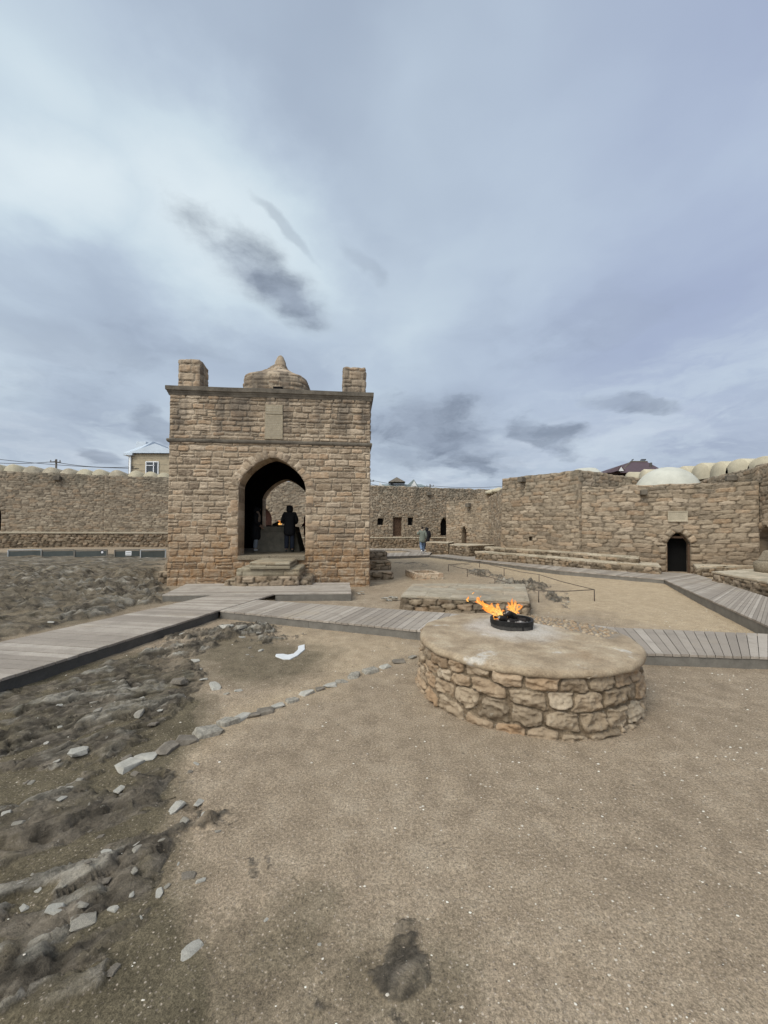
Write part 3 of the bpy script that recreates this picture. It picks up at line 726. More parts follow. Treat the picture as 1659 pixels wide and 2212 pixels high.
A_r0, A_r1, A_r2 = (-4.62, .9), gp(473, 1318, DZ), gp(591, 1283.7, DZ)
A_l0, A_l2 = (-6.6, .9), gp(460, 1285, DZ)
def lerp2(a, b, t): return (a[0] + (b[0] - a[0]) * t, a[1] + (b[1] - a[1]) * t)
A_m = gp(0, 1467, DZ); A_lm = gp(0, 1387, DZ); A_lk = gp(384, 1302, DZ)
def on_y(a, b, y): return lerp2(a, b, (y - a[1]) / (b[1] - a[1]))
A_r5, A_r8 = on_y(A_m, A_r1, A_lm[1] - .25), on_y(A_r1, A_r2, A_lk[1] - .15)
deck('boardwalk', [(A_r0, A_r5, A_lm, A_l0), (A_r5, A_r1, on_y(A_lm, A_lk, A_r1[1] + .2), A_lm), (A_r1, A_r8, A_lk, on_y(A_lm, A_lk, A_r1[1] + .2)), (A_r8, A_r2, A_l2, A_lk)], [[A_r0, A_m, A_r1], [A_l2, A_lk, A_lm, A_l0]], DZ)
L_fl, L_fr, L_br, L_bl = gp(350, 1285, DZ), gp(759, 1280.7, DZ), gp(755, 1257.5, DZ), gp(404, 1260.5, DZ)
L_fl2, L_fr2 = A_l2, A_r2
e = lambda p, q, t: lerp2(p, q, t)
deck('boardwalk', [(L_fr, L_br, L_bl, L_fl)], [[L_fl, lerp2(L_fl, A_l2, .98)], [lerp2(A_r2, L_fr, .02), L_fr], [L_fr, L_br]], DZ - .004, -.14, fmat='fascia_l')
B_n1, B_n2, B_n3, B_n4 = gp(900, 1360, DZ), gp(1398, 1410, DZ), gp(1659, 1418, DZ), gp(1900, 1424, DZ)
B_f0, B_f1, B_f2, B_f3, B_f4 = gp(552, 1294.5, DZ), gp(948, 1322, DZ), gp(1345, 1355, DZ), gp(1659, 1368, DZ), gp(1900, 1376, DZ)
B_n0 = lerp2(A_r1, A_r2, .004)
B_n0 = (B_n0[0] + .012, B_n0[1]); B_f0 = (B_f0[0] + .03, B_f0[1])
deck('boardwalk', [(B_n0, B_n1, B_f1, B_f0), (B_n1, B_n2, B_f2, B_f1), (B_n2, B_n3, B_f3, B_f2), (B_n3, B_n4, B_f4, B_f3)], [[B_n0, B_n1, B_n2, B_n3, B_n4], [B_f4, B_f3, B_f2, B_f1, B_f0]], DZ - .008, pitch=.122, fmat='fascia_l')
CZ = .25
C_n = [gp(797, 1203, CZ), gp(927, 1199, CZ), gp(1207, 1232, CZ), gp(1434.5, 1251.6, CZ)]
C_f = [gp(797, 1196, CZ), gp(905, 1193.5, CZ)]
C_b = [gp(1000, 1196.5, CZ), gp(1228, 1222, CZ), gp(1504, 1240, CZ)]
deck('boardwalk', [(C_n[0], C_n[1], gp(935, 1190.5, CZ), C_f[0]), (C_n[1], C_n[2], C_b[1], C_b[0]), (C_n[2], C_n[3], C_b[2], C_b[1])], [C_n], CZ, .0, fmat='fascia_l')
deck('boardwalk', [(gp(760, 1189, CZ), gp(868, 1188.5, CZ), gp(868, 1184.5, CZ), gp(760, 1185, CZ)), (gp(868, 1188.5, CZ), gp(905, 1193.5, CZ), gp(935, 1190.3, CZ), gp(868, 1184.6, CZ))], [[gp(760, 1189, CZ), gp(868, 1188.5, CZ), gp(905, 1193.5, CZ)]], CZ + .004, .0, fmat='fascia_l')
D_l = [C_n[3], gp(1643, 1344, CZ), gp(1900, 1468, CZ)]; D_r = [C_b[2], gp(1659, 1289.7, CZ), gp(1900, 1350, CZ)]
deck('boardwalk', [(D_l[0], D_l[1], D_r[1], D_r[0]), (D_l[1], D_l[2], D_r[2], D_r[1])], [D_l], CZ - .004, .0, fmat='fascia_l')

# ------------------------------------------------------------------ arches and openings
def arch_outline(u0, u1, v0, vs, va, n=14, point=.55):
    """opening from u0 to u1, sill v0, springing vs, apex va (slightly pointed)"""
    c = (u0 + u1) / 2; hw = (u1 - u0) / 2; pts = [(u0, v0), (u1, v0), (u1, vs)]
    for i in range(1, n):
        t = i / n; a = t * math.pi / 2
        x = math.cos(a); y = math.sin(a)
        y = (1 - point) * y + point * (1 - x ** 1.35)       # blend of round and pointed
        pts.append((c + hw * x, vs + (va - vs) * y))
    pts.append((c, va))
    for p in pts[-2:2:-1]: pts.append((2 * c - p[0], p[1]))
    pts.append((u0, vs))
    return pts
def frame_fn(o, du, nz):
    """local (u, w, z) with w going inwards"""
    o, du = Vector(o), Vector(du).normalized(); dw = Vector((-du.y, du.x, 0))
    return lambda u, w, z: o + du * u + dw * w + Vector((0, 0, z))
def reveal(fr, outline, t0, t1, res=.06, sill=True):
    V, F, C = [], [], []; n = len(outline); rg = random.Random(3); k = 6
    for i in range(n):
        a, b = outline[i], outline[(i + 1) % n]
        L = math.hypot(b[0] - a[0], b[1] - a[1]); m = max(1, int(L / .22))
        for j in range(m):
            p, q = lerp2(a, b, j / m), lerp2(a, b, (j + 1) / m); tone = rg.random(); s = len(V)
            for x, z in (p, q):
                for w in np.linspace(t0, t1, k): V.append(tuple(fr(x, w, z))); C.append((tone, .9, rg.random(), 0))
            for e_ in range(k - 1): F.append((s + e_, s + k + e_, s + k + e_ + 1, s + e_ + 1))
    return np.array(V), np.array(F), np.array(C)
def pillow(P, h, tone, hue, n=7, rough=.012, seed=0):
    """one dressed block: quad P of points, raised by h along its normal, with rounded arrises"""
    a, b, c, d = (np.array(p, float) for p in P)
    nn = np.cross(b - a, d - a); nn /= np.linalg.norm(nn)
    s, t = np.meshgrid(np.linspace(0, 1, n), np.linspace(0, 1, n)); s, t = s.ravel()[:, None], t.ravel()[:, None]
    X = a * (1 - s) * (1 - t) + b * s * (1 - t) + c * s * t + d * (1 - s) * t
    e_ = np.minimum(np.minimum(s, 1 - s), np.minimum(t, 1 - t))[:, 0]; p = sstep(e_, -.01, .17)
    hh = p * h * (1 + .3 * e_) + p * rough * (vnoise(s[:, 0] * 5 + seed, t[:, 0] * 5 + seed * 3.1, seed) - .5) * 2
    idx = np.arange(n * n).reshape(n, n)
    F = np.stack([idx[:-1, :-1], idx[:-1, 1:], idx[1:, 1:], idx[1:, :-1]], -1).reshape(-1, 4)
    return X + nn * hh[:, None] - nn * .002, F, np.stack([np.full(n * n, tone), p, np.full(n * n, hue), 0 * p], 1)
def voussoirs(fr, outline, vs, wid, h, seed, per=.24, jamb=True, off=0.0):
    rg = random.Random(seed); out = []
    arc = [p for p in outline if p[1] >= vs - 1e-6]
    c = sum(p[0] for p in arc) / len(arc)
    # walk the arc from right springing to left springing
    L = [0]
    for a, b in zip(arc[:-1], arc[1:]): L.append(L[-1] + math.hypot(b[0] - a[0], b[1] - a[1]))
    def at(s):
        for i in range(len(L) - 1):
            if s <= L[i + 1] + 1e-9:
                t = (s - L[i]) / (L[i + 1] - L[i] + 1e-9); return lerp2(arc[i], arc[i + 1], t), (arc[i + 1][0] - arc[i][0], arc[i + 1][1] - arc[i][1])
        return arc[-1], (arc[-1][0] - arc[-2][0], arc[-1][1] - arc[-2][1])
    def nrm(s):
        p, _ = at(s); a, _ = at(max(0, s - .12)); b, _ = at(min(L[-1], s + .12)); dx, dy = b[0] - a[0], b[1] - a[1]; q = math.hypot(dx, dy)
        return p, (dy / q, -dx / q)
    n = max(5, round(L[-1] / per)); n += 1 - n % 2
    for i in range(n):
        g = .006 / L[-1]; s0, s1 = (i / n + g) * L[-1], ((i + 1) / n - g) * L[-1]
        (p, np_), (q, nq) = nrm(s0), nrm(s1); w = wid * rg.uniform(.86, 1.12)
        P = [fr(p[0], off, p[1]), fr(p[0] + np_[0] * w, off, p[1] + np_[1] * w), fr(q[0] + nq[0] * w, off, q[1] + nq[1] * w), fr(q[0], off, q[1])]
        out.append(pillow(P, h, rg.random(), rg.random(), seed=seed * 31 + i))
    if jamb:
        for side, u in ((1, outline[1][0]), (-1, outline[0][0])):
            z = outline[0][1]
            while z < vs - .08:
                hh = min(rg.uniform(.2, .34), vs - z); w = wid * rg.uniform(.8, 1.7)
                x0, x1 = (u, u + w) if side > 0 else (u - w, u)
                P = [fr(x0, off, z + .006), fr(x1, off, z + .006), fr(x1, off, z + hh - .006), fr(x0, off, z + hh - .006)]
                out.append(pillow(P, h, rg.random(), rg.random(), seed=seed * 57 + int(z * 100) + side)); z += hh
    return out
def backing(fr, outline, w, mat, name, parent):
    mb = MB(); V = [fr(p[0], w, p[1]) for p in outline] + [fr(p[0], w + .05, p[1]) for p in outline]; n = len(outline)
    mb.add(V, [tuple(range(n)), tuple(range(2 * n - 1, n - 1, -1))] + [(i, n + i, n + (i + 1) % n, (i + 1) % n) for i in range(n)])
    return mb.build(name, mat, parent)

# ------------------------------------------------------------------ the fire temple
def temple():
    pL, pR = Y(362, 1200, 12.0), Y(798, 1200, 12.56)
    du = Vector((pR.x - pL.x, pR.y - pL.y, 0)); W = du.length; du.normalize(); dw = Vector((-du.y, du.x, 0))
    o = Vector((pL.x, pL.y, 0)); fr = lambda u, w, z: o + du * u + dw * w + Vector((0, 0, z))
    nrm = -dw
    def F(px, py, w=0.0):                       # photo point on the plane w metres behind the front
        d = ray(px, py); c = Vector((0, 0, EYE)); p0 = o + dw * w
        t = (p0 - c).dot(dw) / d.dot(dw); p = c + d * t
        return (p - o).dot(du), p.z
    root = empty('fire_temple', tuple(o), 'square tan stone fire temple with pointed arch, small dome and two corner pillars', 'temple')
    z0 = -.3; D = 6.1; TH = .72
    zt = (F(580, 852)[1] + .0)                  # wall top under cornice
    zs = F(580, 956)[1]
    fl = F(580, 1200.5)[1]
    ul, ur = F(514.5, 1150)[0], F(659.5, 1150)[0]; va = F(589, 987.5)[1]; vs = F(514, 1052)[1]
    op = arch_outline(ul, ur, fl, vs, va, point=.42)
    hole = [[(u, z - z0) for u, z in op]]
    pos, w_, h_ = quad_pos(fr(0, 0, z0), fr(W, 0, z0), fr(W, 0, zt), fr(0, 0, zt))
    rg = random.Random(12)
    cs = [z0]; cs = [0]
    while cs[-1] < zt - z0:
        zc = cs[-1] / (zt - z0); cs.append(cs[-1] + rg.uniform(.15, .25) * (1.25 if zc < .25 else 1.0) * (.8 if zc > .72 else 1))
    front = patch(pos, w_, h_, 'temple', .0145, 11, hole=hole, courses=cs)
    parts = [front, reveal(fr, op, 0, TH)]
    masonry('wall', parts, M['temple'], root)
    masonry('arch_ring', voussoirs(fr, op, vs, .27, .034, 5, .22), M['temple'], root)
    # side and rear walls
    bu0 = -.42
    masonry('wall', [qpatch(fr(W, 0, z0), fr(W, D, z0), fr(W, D, zt), fr(W, 0, zt), 'temple', .04, 15)], M['temple'], root)
    masonry('wall', [qpatch(fr(0, D, z0), fr(0, 0, z0), fr(0, 0, zt), fr(0, D, zt), 'temple', .04, 16)], M['temple'], root)
    opb = arch_outline(ul + bu0, ur + bu0, fl, vs, va, point=.42)
    frb = lambda u, w, z: fr(W - u, D + w * -1, z)
    rb = lambda u, w, z: fr(u, D - TH + w, z)
    masonry('wall', [qpatch(fr(W, D, z0), fr(0, D, z0), fr(0, D, zt), fr(W, D, zt), 'temple', .05, 17, hole=[[(W - u, z - z0) for u, z in opb]]), reveal(rb, opb, 0, TH)], M['temple'], root)
    # chamber, its shade painted into near-black stone
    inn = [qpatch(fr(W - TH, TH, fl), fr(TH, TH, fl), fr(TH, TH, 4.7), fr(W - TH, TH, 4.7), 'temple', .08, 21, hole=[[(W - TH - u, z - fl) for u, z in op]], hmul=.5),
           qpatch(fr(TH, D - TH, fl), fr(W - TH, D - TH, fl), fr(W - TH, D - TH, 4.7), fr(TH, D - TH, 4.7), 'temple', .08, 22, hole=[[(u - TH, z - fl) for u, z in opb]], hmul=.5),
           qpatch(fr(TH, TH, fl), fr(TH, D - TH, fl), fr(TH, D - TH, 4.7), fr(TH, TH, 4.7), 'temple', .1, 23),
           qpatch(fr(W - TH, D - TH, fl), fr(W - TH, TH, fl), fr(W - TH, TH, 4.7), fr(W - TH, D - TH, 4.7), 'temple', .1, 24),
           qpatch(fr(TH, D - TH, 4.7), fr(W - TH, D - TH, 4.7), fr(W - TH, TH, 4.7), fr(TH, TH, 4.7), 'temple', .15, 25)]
    masonry('chamber', inn, M['chamber_dark'], root)
    # floor slab with worn threshold
    mb = MB(); P = lambda u, w, z: fr(u, w, z)
    def slab(u0, u1, w0, w1, za, zb): mb.hexa([P(u0, w0, za), P(u1, w0, za), P(u1, w1, za), P(u0, w1, za), P(u0, w0, zb), P(u1, w0, zb), P(u1, w1, zb), P(u0, w1, zb)])
    uc = ul + (ur - ul) * .47
    slab(ul + .004, uc - .006, -.06, TH, fl - .13, fl + .005); slab(uc + .006, ur - .004, -.075, TH, fl - .14, fl + .012)
    slab(TH, W - TH, TH + .003, D - TH - .003, fl - .1, fl + .003); slab(ul + bu0 + .004, ur + bu0 - .004, D - TH, D + .04, fl - .1, fl + .006)
    mb.build('floor', M['flag'], root, bevel=.015)
    # string course and cornice swept round the four sides
    def sweep(profile, name, mat):
        mb2 = MB(); n = len(profile); ring = []
        cor = [(0, 0, -1, -1), (W, 0, 1, -1), (W, D, 1, 1), (0, D, -1, 1)]
        pts = []
        for i in range(4):
            a, b = cor[i], cor[(i + 1) % 4]; m = 14
            for j in range(m):
                t = j / m; pts.append((a[0] + (b[0] - a[0]) * t, a[1] + (b[1] - a[1]) * t, a[2] + (b[2] - a[2]) * t if j == 0 or a[2] == b[2] else (0), 0, i, t))
        V = []; rg2 = random.Random(4)
        for i in range(4):
            a, b = cor[i], cor[(i + 1) % 4]; m = 14
            nx, ny = ((0, -1), (1, 0), (0, 1), (-1, 0))[i]
            for j in range(m):
                t = j / m; jit = rg2.uniform(-.008, .008)
                for pr, z in profile:
                    u = a[0] + (b[0] - a[0]) * t; w = a[1] + (b[1] - a[1]) * t
                    if j == 0: u += a[2] * pr; w += a[3] * pr
                    else: u += nx * (pr + jit); w += ny * (pr + jit)
                    V.append(fr(u, w, z + jit * .6))
        K = 56; Fc = [(i * n + k, ((i + 1) % K) * n + k, ((i + 1) % K) * n + (k + 1) % n, i * n + (k + 1) % n) for i in range(K) for k in range(n)]
        mb2.add(V, Fc); return mb2.build(name, mat, root)
    sweep([(-.05, zs - .045), (.04, zs - .055), (.065, zs - .02), (.07, zs + .03), (.05, zs + .055), (-.05, zs + .06)], 'string_course', M['trim'])
    ct = F(580, 846.5)[1]
    sweep([(-.1, zt - .03), (.03, zt - .12), (.05, zt - .06), (.07, zt - .03), (.075, zt + .0), (.105, zt + .02), (.11, zt + .14), (.08, zt + .155), (-.4, zt + .16)], 'cornice', M['trim'])
    rt = MB(); rt.hexa([fr(.1, .1, zt - .1), fr(W - .1, .1, zt - .1), fr(W - .1, D - .1, zt - .1), fr(.1, D - .1, zt - .1)] + [fr(.1, .1, zt + .155), fr(W - .1, .1, zt + .155), fr(W - .1, D - .1, zt + .155), fr(.1, D - .1, zt + .155)])
    rt.build('roof', M['trim'], root)
    # corner pillars
    zr = zt + .15
    def pillar(u0, w0, a, b, h, seed):
        poly = [fr(u0, w0, 0), fr(u0 + a, w0, 0), fr(u0 + a, w0 + b, 0), fr(u0, w0 + b, 0)]
        cs2 = [0, .27, .52, .8, 1.06, 1.3]
        masonry('pillar', block([(p.x, p.y) for p in poly], zr - .03, zr + h, 'temple', .025, seed, 'temple', courses=cs2), M['temple'], root, jag=(zr, zr + h, .10, seed))
    u1 = F(381.5, 840)[0]; u1b = F(428, 840)[0]
    pillar(u1, .12, u1b - u1, .72, F(405, 776, .12)[1] - zr, 31)
    u2 = F(741, 850, .15)[0]; u2b = F(789, 850, .15)[0]
    pillar(u2, .15, u2b - u2, .66, F(765, 793, .15)[1] - zr, 33)
    pillar(.2, D - .85, .66, .66, 1.0, 35); pillar(W - .9, D - .85, .66, .66, .95, 36)
    # dome: square drum rounding into a bell, with a stone finial
    wc = D / 2; uc, _ = F(602, 840, wc); hw = F(673, 840, wc - 1.0)[0] - F(602, 840, wc - 1.0)[0]
    zsh = F(602, 828, wc - .2)[1]; zap = F(602, 790, wc)[1]; ztip = F(611, 768.5, wc)[1]
    V, Fq, C = [], [], []; nseg = 72; hz = zap - zsh; prof = [(1.0, zr - .05), (1.0, zr + .5), (.995, zsh - .3), (.985, zsh - .12), (.96, zsh), (.91, zsh + .09 * hz), (.79, zsh + .20 * hz), (.61, zsh + .38 * hz), (.44, zsh + .57 * hz), (.28, zsh + .79 * hz), (.17, zsh + .95 * hz), (.10, zap + .06 * hz)]
    # resample
    pr = []
    for (r0, a0), (r1, a1) in zip(prof[:-1], prof[1:]):
        m = max(2, int(math.hypot((r1 - r0) * hw, a1 - a0) / .035))
        for i in range(m): t = i / m; pr.append((r0 + (r1 - r0) * t, a0 + (a1 - a0) * t))
    pr.append(prof[-1]); Lp = 0; NV = len(pr); nseg = 220
    arcl = [0]
    for a, b in zip(pr[:-1], pr[1:]): arcl.append(arcl[-1] + math.hypot((b[0] - a[0]) * hw, b[1] - a[1]))
    Wd = 2 * math.pi * hw
    U, Vv, hh, tone, pf, hue, crev = stone_field(Wd, arcl[-1], nseg + 1, NV, 'temple', 44)
    # field rows are even in arc length: look up per row
    rows = np.clip((np.array(arcl) / arcl[-1] * (NV - 1)).round().astype(int), 0, NV - 1)
    ang = np.linspace(0, 2 * math.pi, nseg + 1)[:-1]
    sq = (np.abs(np.cos(ang)) ** 5 + np.abs(np.sin(ang)) ** 5) ** (-1 / 5.0)     # rounded square
    sqw = np.clip(1 - (np.arange(NV) / NV), 0, 1)
    for i in range(NV):
        k = rows[i]; blend = min(1, max(.0, pr[i][0] * 1.1 - .1))
        rad = pr[i][0] * hw * (sq * blend * .82 + (1 - blend * .82)) + hh[k, :-1] * 1.2
        for j in range(nseg):
            V.append(tuple(fr(uc + rad[j] * math.cos(ang[j]), wc + rad[j] * math.sin(ang[j]), pr[i][1]))); C.append((tone[k, j], pf[k, j], hue[k, j], crev[k, j]))
    Fq = [(i * nseg + j, i * nseg + (j + 1) % nseg, (i + 1) * nseg + (j + 1) % nseg, (i + 1) * nseg + j) for i in range(NV - 1) for j in range(nseg)]
    dm = mesh_obj('dome', np.array(V), np.array(Fq), M['temple'], root, np.array(C), True)
    mb = MB(); uf = F(611, 780, wc)[0]; base = fr(uc + .06, wc, 0)
    mb.tube([base + Vector((0, 0, z)) for z in (zap - .15, zap + .02, zap + (ztip - zap) * .25, zap + (ztip - zap) * .6, ztip - .06, ztip)], [.30, .22, .215, .155, .11, .04], 12)
    fn = mb.build('finial', M['temple'], dm, True, col=True)
    vh = fr(F(601, 840, wc - hw)[0], wc - hw - .035, F(601, 841, wc - hw)[1])
    mb = MB(); mb.box(vh, .33, .12, .14, math.atan2(du.y, du.x)); mb.build('vent_hole', M['dark'], dm)
    # inscription plaque
    p0, p1 = F(572, 949), F(612, 876)
    mb = MB(); q = lambda u, w, z: fr(u, w, z)
    def bx(u0, u1, w0, w1, za, zb): mb.hexa([q(u0, w0, za), q(u1, w0, za), q(u1, w1, za), q(u0, w1, za), q(u0, w0, zb), q(u1, w0, zb), q(u1, w1, zb), q(u0, w1, zb)])
    zm = p1[1] - (p1[1] - p0[1]) * .28
    bx(p0[0], p1[0], -.055, .02, p0[1], zm - .005); bx(p0[0] + .01, p1[0] - .01, -.06, .02, zm + .005, p1[1])
    pq = mb.build('plaque', M['plaque'], root, bevel=.01)
    mb = MB()
    rg = random.Random(8)
    for k in range(13):
        z = zm - .06 - k * (zm - p0[1] - .1) / 13; x = p0[0] + .04
        while x < p1[0] - .07:
            w = rg.uniform(.02, .06); mb.hexa([q(a, b, c) for c in (z - .012, z + .012) for a, b in ((x, -.058), (x + w, -.058), (x + w, -.05), (x, -.05))]); x += w + .014
    for k in range(3):
        z = p1[1] - .09 - k * .09; x = p0[0] + .05
        while x < p1[0] - .09:
            w = rg.uniform(.03, .07); mb.hexa([q(a, b, c) for c in (z - .025, z + .02) for a, b in ((x, -.063), (x + w, -.063), (x + w, -.055), (x, -.055))]); x += w + .02
    mb.build('inscription', M['stonecap'], pq)
    return fr, W, D, fl, F, du, dw, TH
TF, TW, TD, TFL, TFX, TDU, TDW, TTH = temple()

def stair(name, label, blocks, group=None):
    """stone blocks in temple coordinates: (u0,u1,w0,w1,z0,z1,style)"""
    b0 = blocks[0]; root = empty(name, tuple(TF((b0[0] + b0[1]) / 2, b0[2], 0)), label, 'steps', group)
    for i, (u0, u1, w0, w1, z0, z1, sty) in enumerate(blocks):
        poly = [TF(u0, w0, 0), TF(u1, w0, 0), TF(u1, w1, 0), TF(u0, w1, 0)]
        masonry('step', block([(p.x, p.y) for p in poly], z0, z1, sty, .025, 60 + i * 13, 'slab'), M['bench' if sty == 'bench' else 'stepstone'], root)
    return root
def pu(px, w): return TFX(px, 1220, w)[0]
wf = -1.45
u_ = lambda zx: pu(329.2 + .2976 * zx, wf)
stair('stone_steps', 'low grey brown stone block stairway below the temple arch, stepped down on both sides',
      [(u_(708), u_(1000), wf - .05, -.07, .62, .80, 'slab'), (u_(610), u_(1066), wf + .03, -.03, .42, .618, 'slab'), (u_(612), u_(1064), wf, -.03, -.05, .418, 'bench'),
       (u_(524), u_(612) - .004, wf + .12, -.03, -.05, .30, 'bench'), (u_(1064) + .004, u_(1138), wf + .10, -.03, -.05, .32, 'bench')])
stair('stone_steps', 'dark stone steps rising along the right side of the temple',
      [(TW + .04, TW + .88, 1.3, 3.3, -.25, .23, 'bench'), (TW + .05, TW + .86, 1.85, 3.3, .23, .56, 'bench'), (TW + .06, TW + .78, 2.4, 3.3, .56, .88, 'bench')])
stair('stone_steps', 'brown stone step blocks sticking out at the left edge of the temple',
      [(-.42, -.04, .35, 1.6, -.1, .36, 'bench'), (-.30, -.04, .55, 1.6, .36, .64, 'bench')])

# altar inside the temple
def inner_altar():
    uc, wc = TFX(606, 1150, 3.0)[0], 3.15
    c = TF(uc, wc, TFL); root = empty('altar_plinth', tuple(c), 'grey sloping stone fire altar standing under the temple arch', 'altar')
    def ring(h, z): return [TF(uc - h, wc - h, z), TF(uc + h, wc - h, z), TF(uc + h, wc + h, z), TF(uc - h, wc + h, z)]
    mb = MB(); zb, zt_ = TFL, TFL + .97
    mb.hexa(ring(.84, zb) + ring(.66, zt_ - .22)); mb.build('base', M['mplinth'], root, bevel=.01)
    mb = MB(); mb.hexa(ring(.655, zt_ - .217) + ring(.63, zt_ - .03)); mb.build('top', M['mplinth'], root, bevel=.01)
    mb = MB(); mb.hexa(ring(.5, zt_ - .03) + ring(.46, zt_ + .02)); mb.build('burner_bed', M['char'], root, bevel=.01)
    return TF(uc, wc, zt_), uc, wc
ALT_TOP, AUC, AWC = inner_altar()

# ------------------------------------------------------------------ courtyard back wall
def back_wall():
    a = Y(-120, 1018, 25.9); b = Y(1075, 1060, 37.6)
    a, b = Vector((a.x, a.y)), Vector((b.x, b.y)); d = (b - a).normalized(); n = Vector((-d.y, d.x)); L = (b - a).length
    ztop = zat(0, 1018, 25.3); z0 = -.1
    fr = lambda u, w, z: Vector((*(a + d * u + n * w), z))
    def F(px, py, w=0.0):
        r = ray(px, py); c = Vector((0, 0, EYE)); p0 = Vector((*(a + n * w), 0)); nn = Vector((*n, 0))
        p = c + r * ((p0 - c).dot(nn) / r.dot(nn)); return (Vector((p.x, p.y)) - a).dot(d), p.z
    root = empty('courtyard_wall', (a.x, a.y, 0), 'long rubble stone courtyard wall behind the temple, with scalloped caps at its left', 'wall')
    ztop = F(361, 1031.5)[1]
    ops = {}
    def rect(x0, y0, x1, y1): (u0, zb), (u1, zt) = F(x0, y1), F(x1, y0); return [(u0, zb), (u1, zb), (u1, zt), (u0, zt)]
    w1, dr, w2 = rect(815.7, 1119.8, 829, 1134), rect(849, 1118, 868.5, 1158), rect(881, 1118, 893, 1134.5)
    (u0, zb), (u1, _), (_, zt) = F(951.5, 1157), F(968, 1157), F(960, 1117)
    ar = arch_outline(u0, u1, zb, zb + (zt - zb) * .62, zt, point=.5)
    (u0, zb), (u1, _), (_, zt) = F(549, 1151), F(587, 1151), F(570, 1096)
    nic = arch_outline(u0, u1, zb, zb + (zt - zb) * .55, zt, point=.3)
    (u0, zb), (u1, _), (_, zt) = F(-24, 1146), F(2, 1146), F(-10, 1088)
    lar = arch_outline(u0, u1, zb, zb + (zt - zb) * .6, zt, point=.4)
    holes = [w1, dr, w2, ar, nic, lar]
    sh = lambda poly: [(u, z - z0) for u, z in poly]
    # finer masonry, built in three lengths so that bonds differ
    parts = []
    cuts = [0, F(225, 1100)[0], F(800, 1100)[0], L]
    for i in range(3):
        ua, ub = cuts[i], cuts[i + 1]
        parts.append(qpatch(fr(ua, 0, z0), fr(ub, 0, z0), fr(ub, 0, ztop), fr(ua, 0, ztop), ('rubble', 'rubble', 'bench')[i], .045, 101 + i * 9,
                            hole=[[(u - ua, z - z0) for u, z in h] for h in holes if ua < h[0][0] < ub], hmul=1.1))
    parts.append(qpatch(fr(0, 0, ztop), fr(L, 0, ztop), fr(L, .9, ztop), fr(0, .9, ztop), 'flag', .12, 130))
    parts.append(qpatch(fr(L, .9, z0), fr(0, .9, z0), fr(0, .9, ztop), fr(L, .9, ztop), 'rubble', .15, 131))
    parts.append(qpatch(fr(0, .9, z0), fr(0, 0, z0), fr(0, 0, ztop), fr(0, .9, ztop), 'rubble', .15, 132)); parts.append(qpatch(fr(L, 0, z0), fr(L, .9, z0), fr(L, .9, ztop), fr(L, 0, ztop), 'rubble', .15, 133))
    for h in holes: parts.append(reveal(fr, h, 0, .45))
    masonry('wall', parts, M['rubble'], root, jag=(z0, ztop, .09, 7))
    for h, nm in ((w1, 'window'), (w2, 'window'), (ar, 'doorway'), (lar, 'doorway')): backing(fr, h, .40, M['dark'], nm, root)
    for h in (w1, w2):      # iron bars
        mb = MB()
        for k in range(1, 4): u = h[0][0] + (h[1][0] - h[0][0]) * k / 4; mb.tube([fr(u, .12, h[0][1]), fr(u, .12, h[2][1])], .015, 6)
        mb.build('window_bars', M['iron'], root)
    backing(fr, nic, .42, plain('red plastered niche', (.062, .028, .02), .3, 3, .9, .2), 'niche', root)
    dd = MB(); uw = (dr[1][0] - dr[0][0]) / 4
    for k in range(4):
        ua, ub = dr[0][0] + uw * k + .006, dr[0][0] + uw * (k + 1) - .006
        dd.hexa([fr(u, w, z) for z in (dr[0][1], dr[2][1]) for u, w in ((ua, .2), (ub, .2), (ub, .26), (ua, .26))])
    door = dd.build('door', M['wood'], root)
    mb = MB(); mb.tube([fr(dr[0][0] + uw * 3.2, .19, dr[0][1] + .85), fr(dr[0][0] + uw * 3.2, .14, dr[0][1] + .85), fr(dr[0][0] + uw * 3.2, .14, dr[0][1] + .72)], .014, 6); mb.build('handle', M['iron'], door)
    masonry('arch_ring', voussoirs(fr, ar, ar[2][1], .3, .07, 9, .3) + voussoirs(fr, nic, nic[2][1], .3, .06, 10, .3) + voussoirs(fr, lar, lar[2][1], .3, .06, 14, .3), M['rubble'], root)
    # spouts high in the wall
    for px, py in ((118, 1024), (442, 1040), (1055, 1062), (126.5, 1029), (300, 1038)):
        if px > 900: px, py = 1055, 1064
    for px, py in ((67, 1030), (242, 1035), (1055 - 0, 0), ):
        if py == 0: px, py = 1055 - 0, 1066
    for px, py in ((126, 1033.5), (443, 1047), (925, 1067)):
        u, z = F(px, py); mb = MB(); mb.hexa([fr(a_, w, c_) for c_ in (z - .16, z + .16) for a_, w in ((u - .2, -.32), (u + .2, -.32), (u + .2, .05), (u - .2, .05))]); mb.build('spout', M['trim'], root, bevel=.03)
    # scalloped caps along the left part, each a short vault running back over the roof
    caps = [(-14, 1004), (26.8, 1005.8), (67.5, 1009.5), (109, 1012), (147.6, 1014.5), (182, 1015.8), (214.6, 1016.5), (251.8, 1018), (293, 1019.5), (325, 1021.5), (353.5, 1024)]
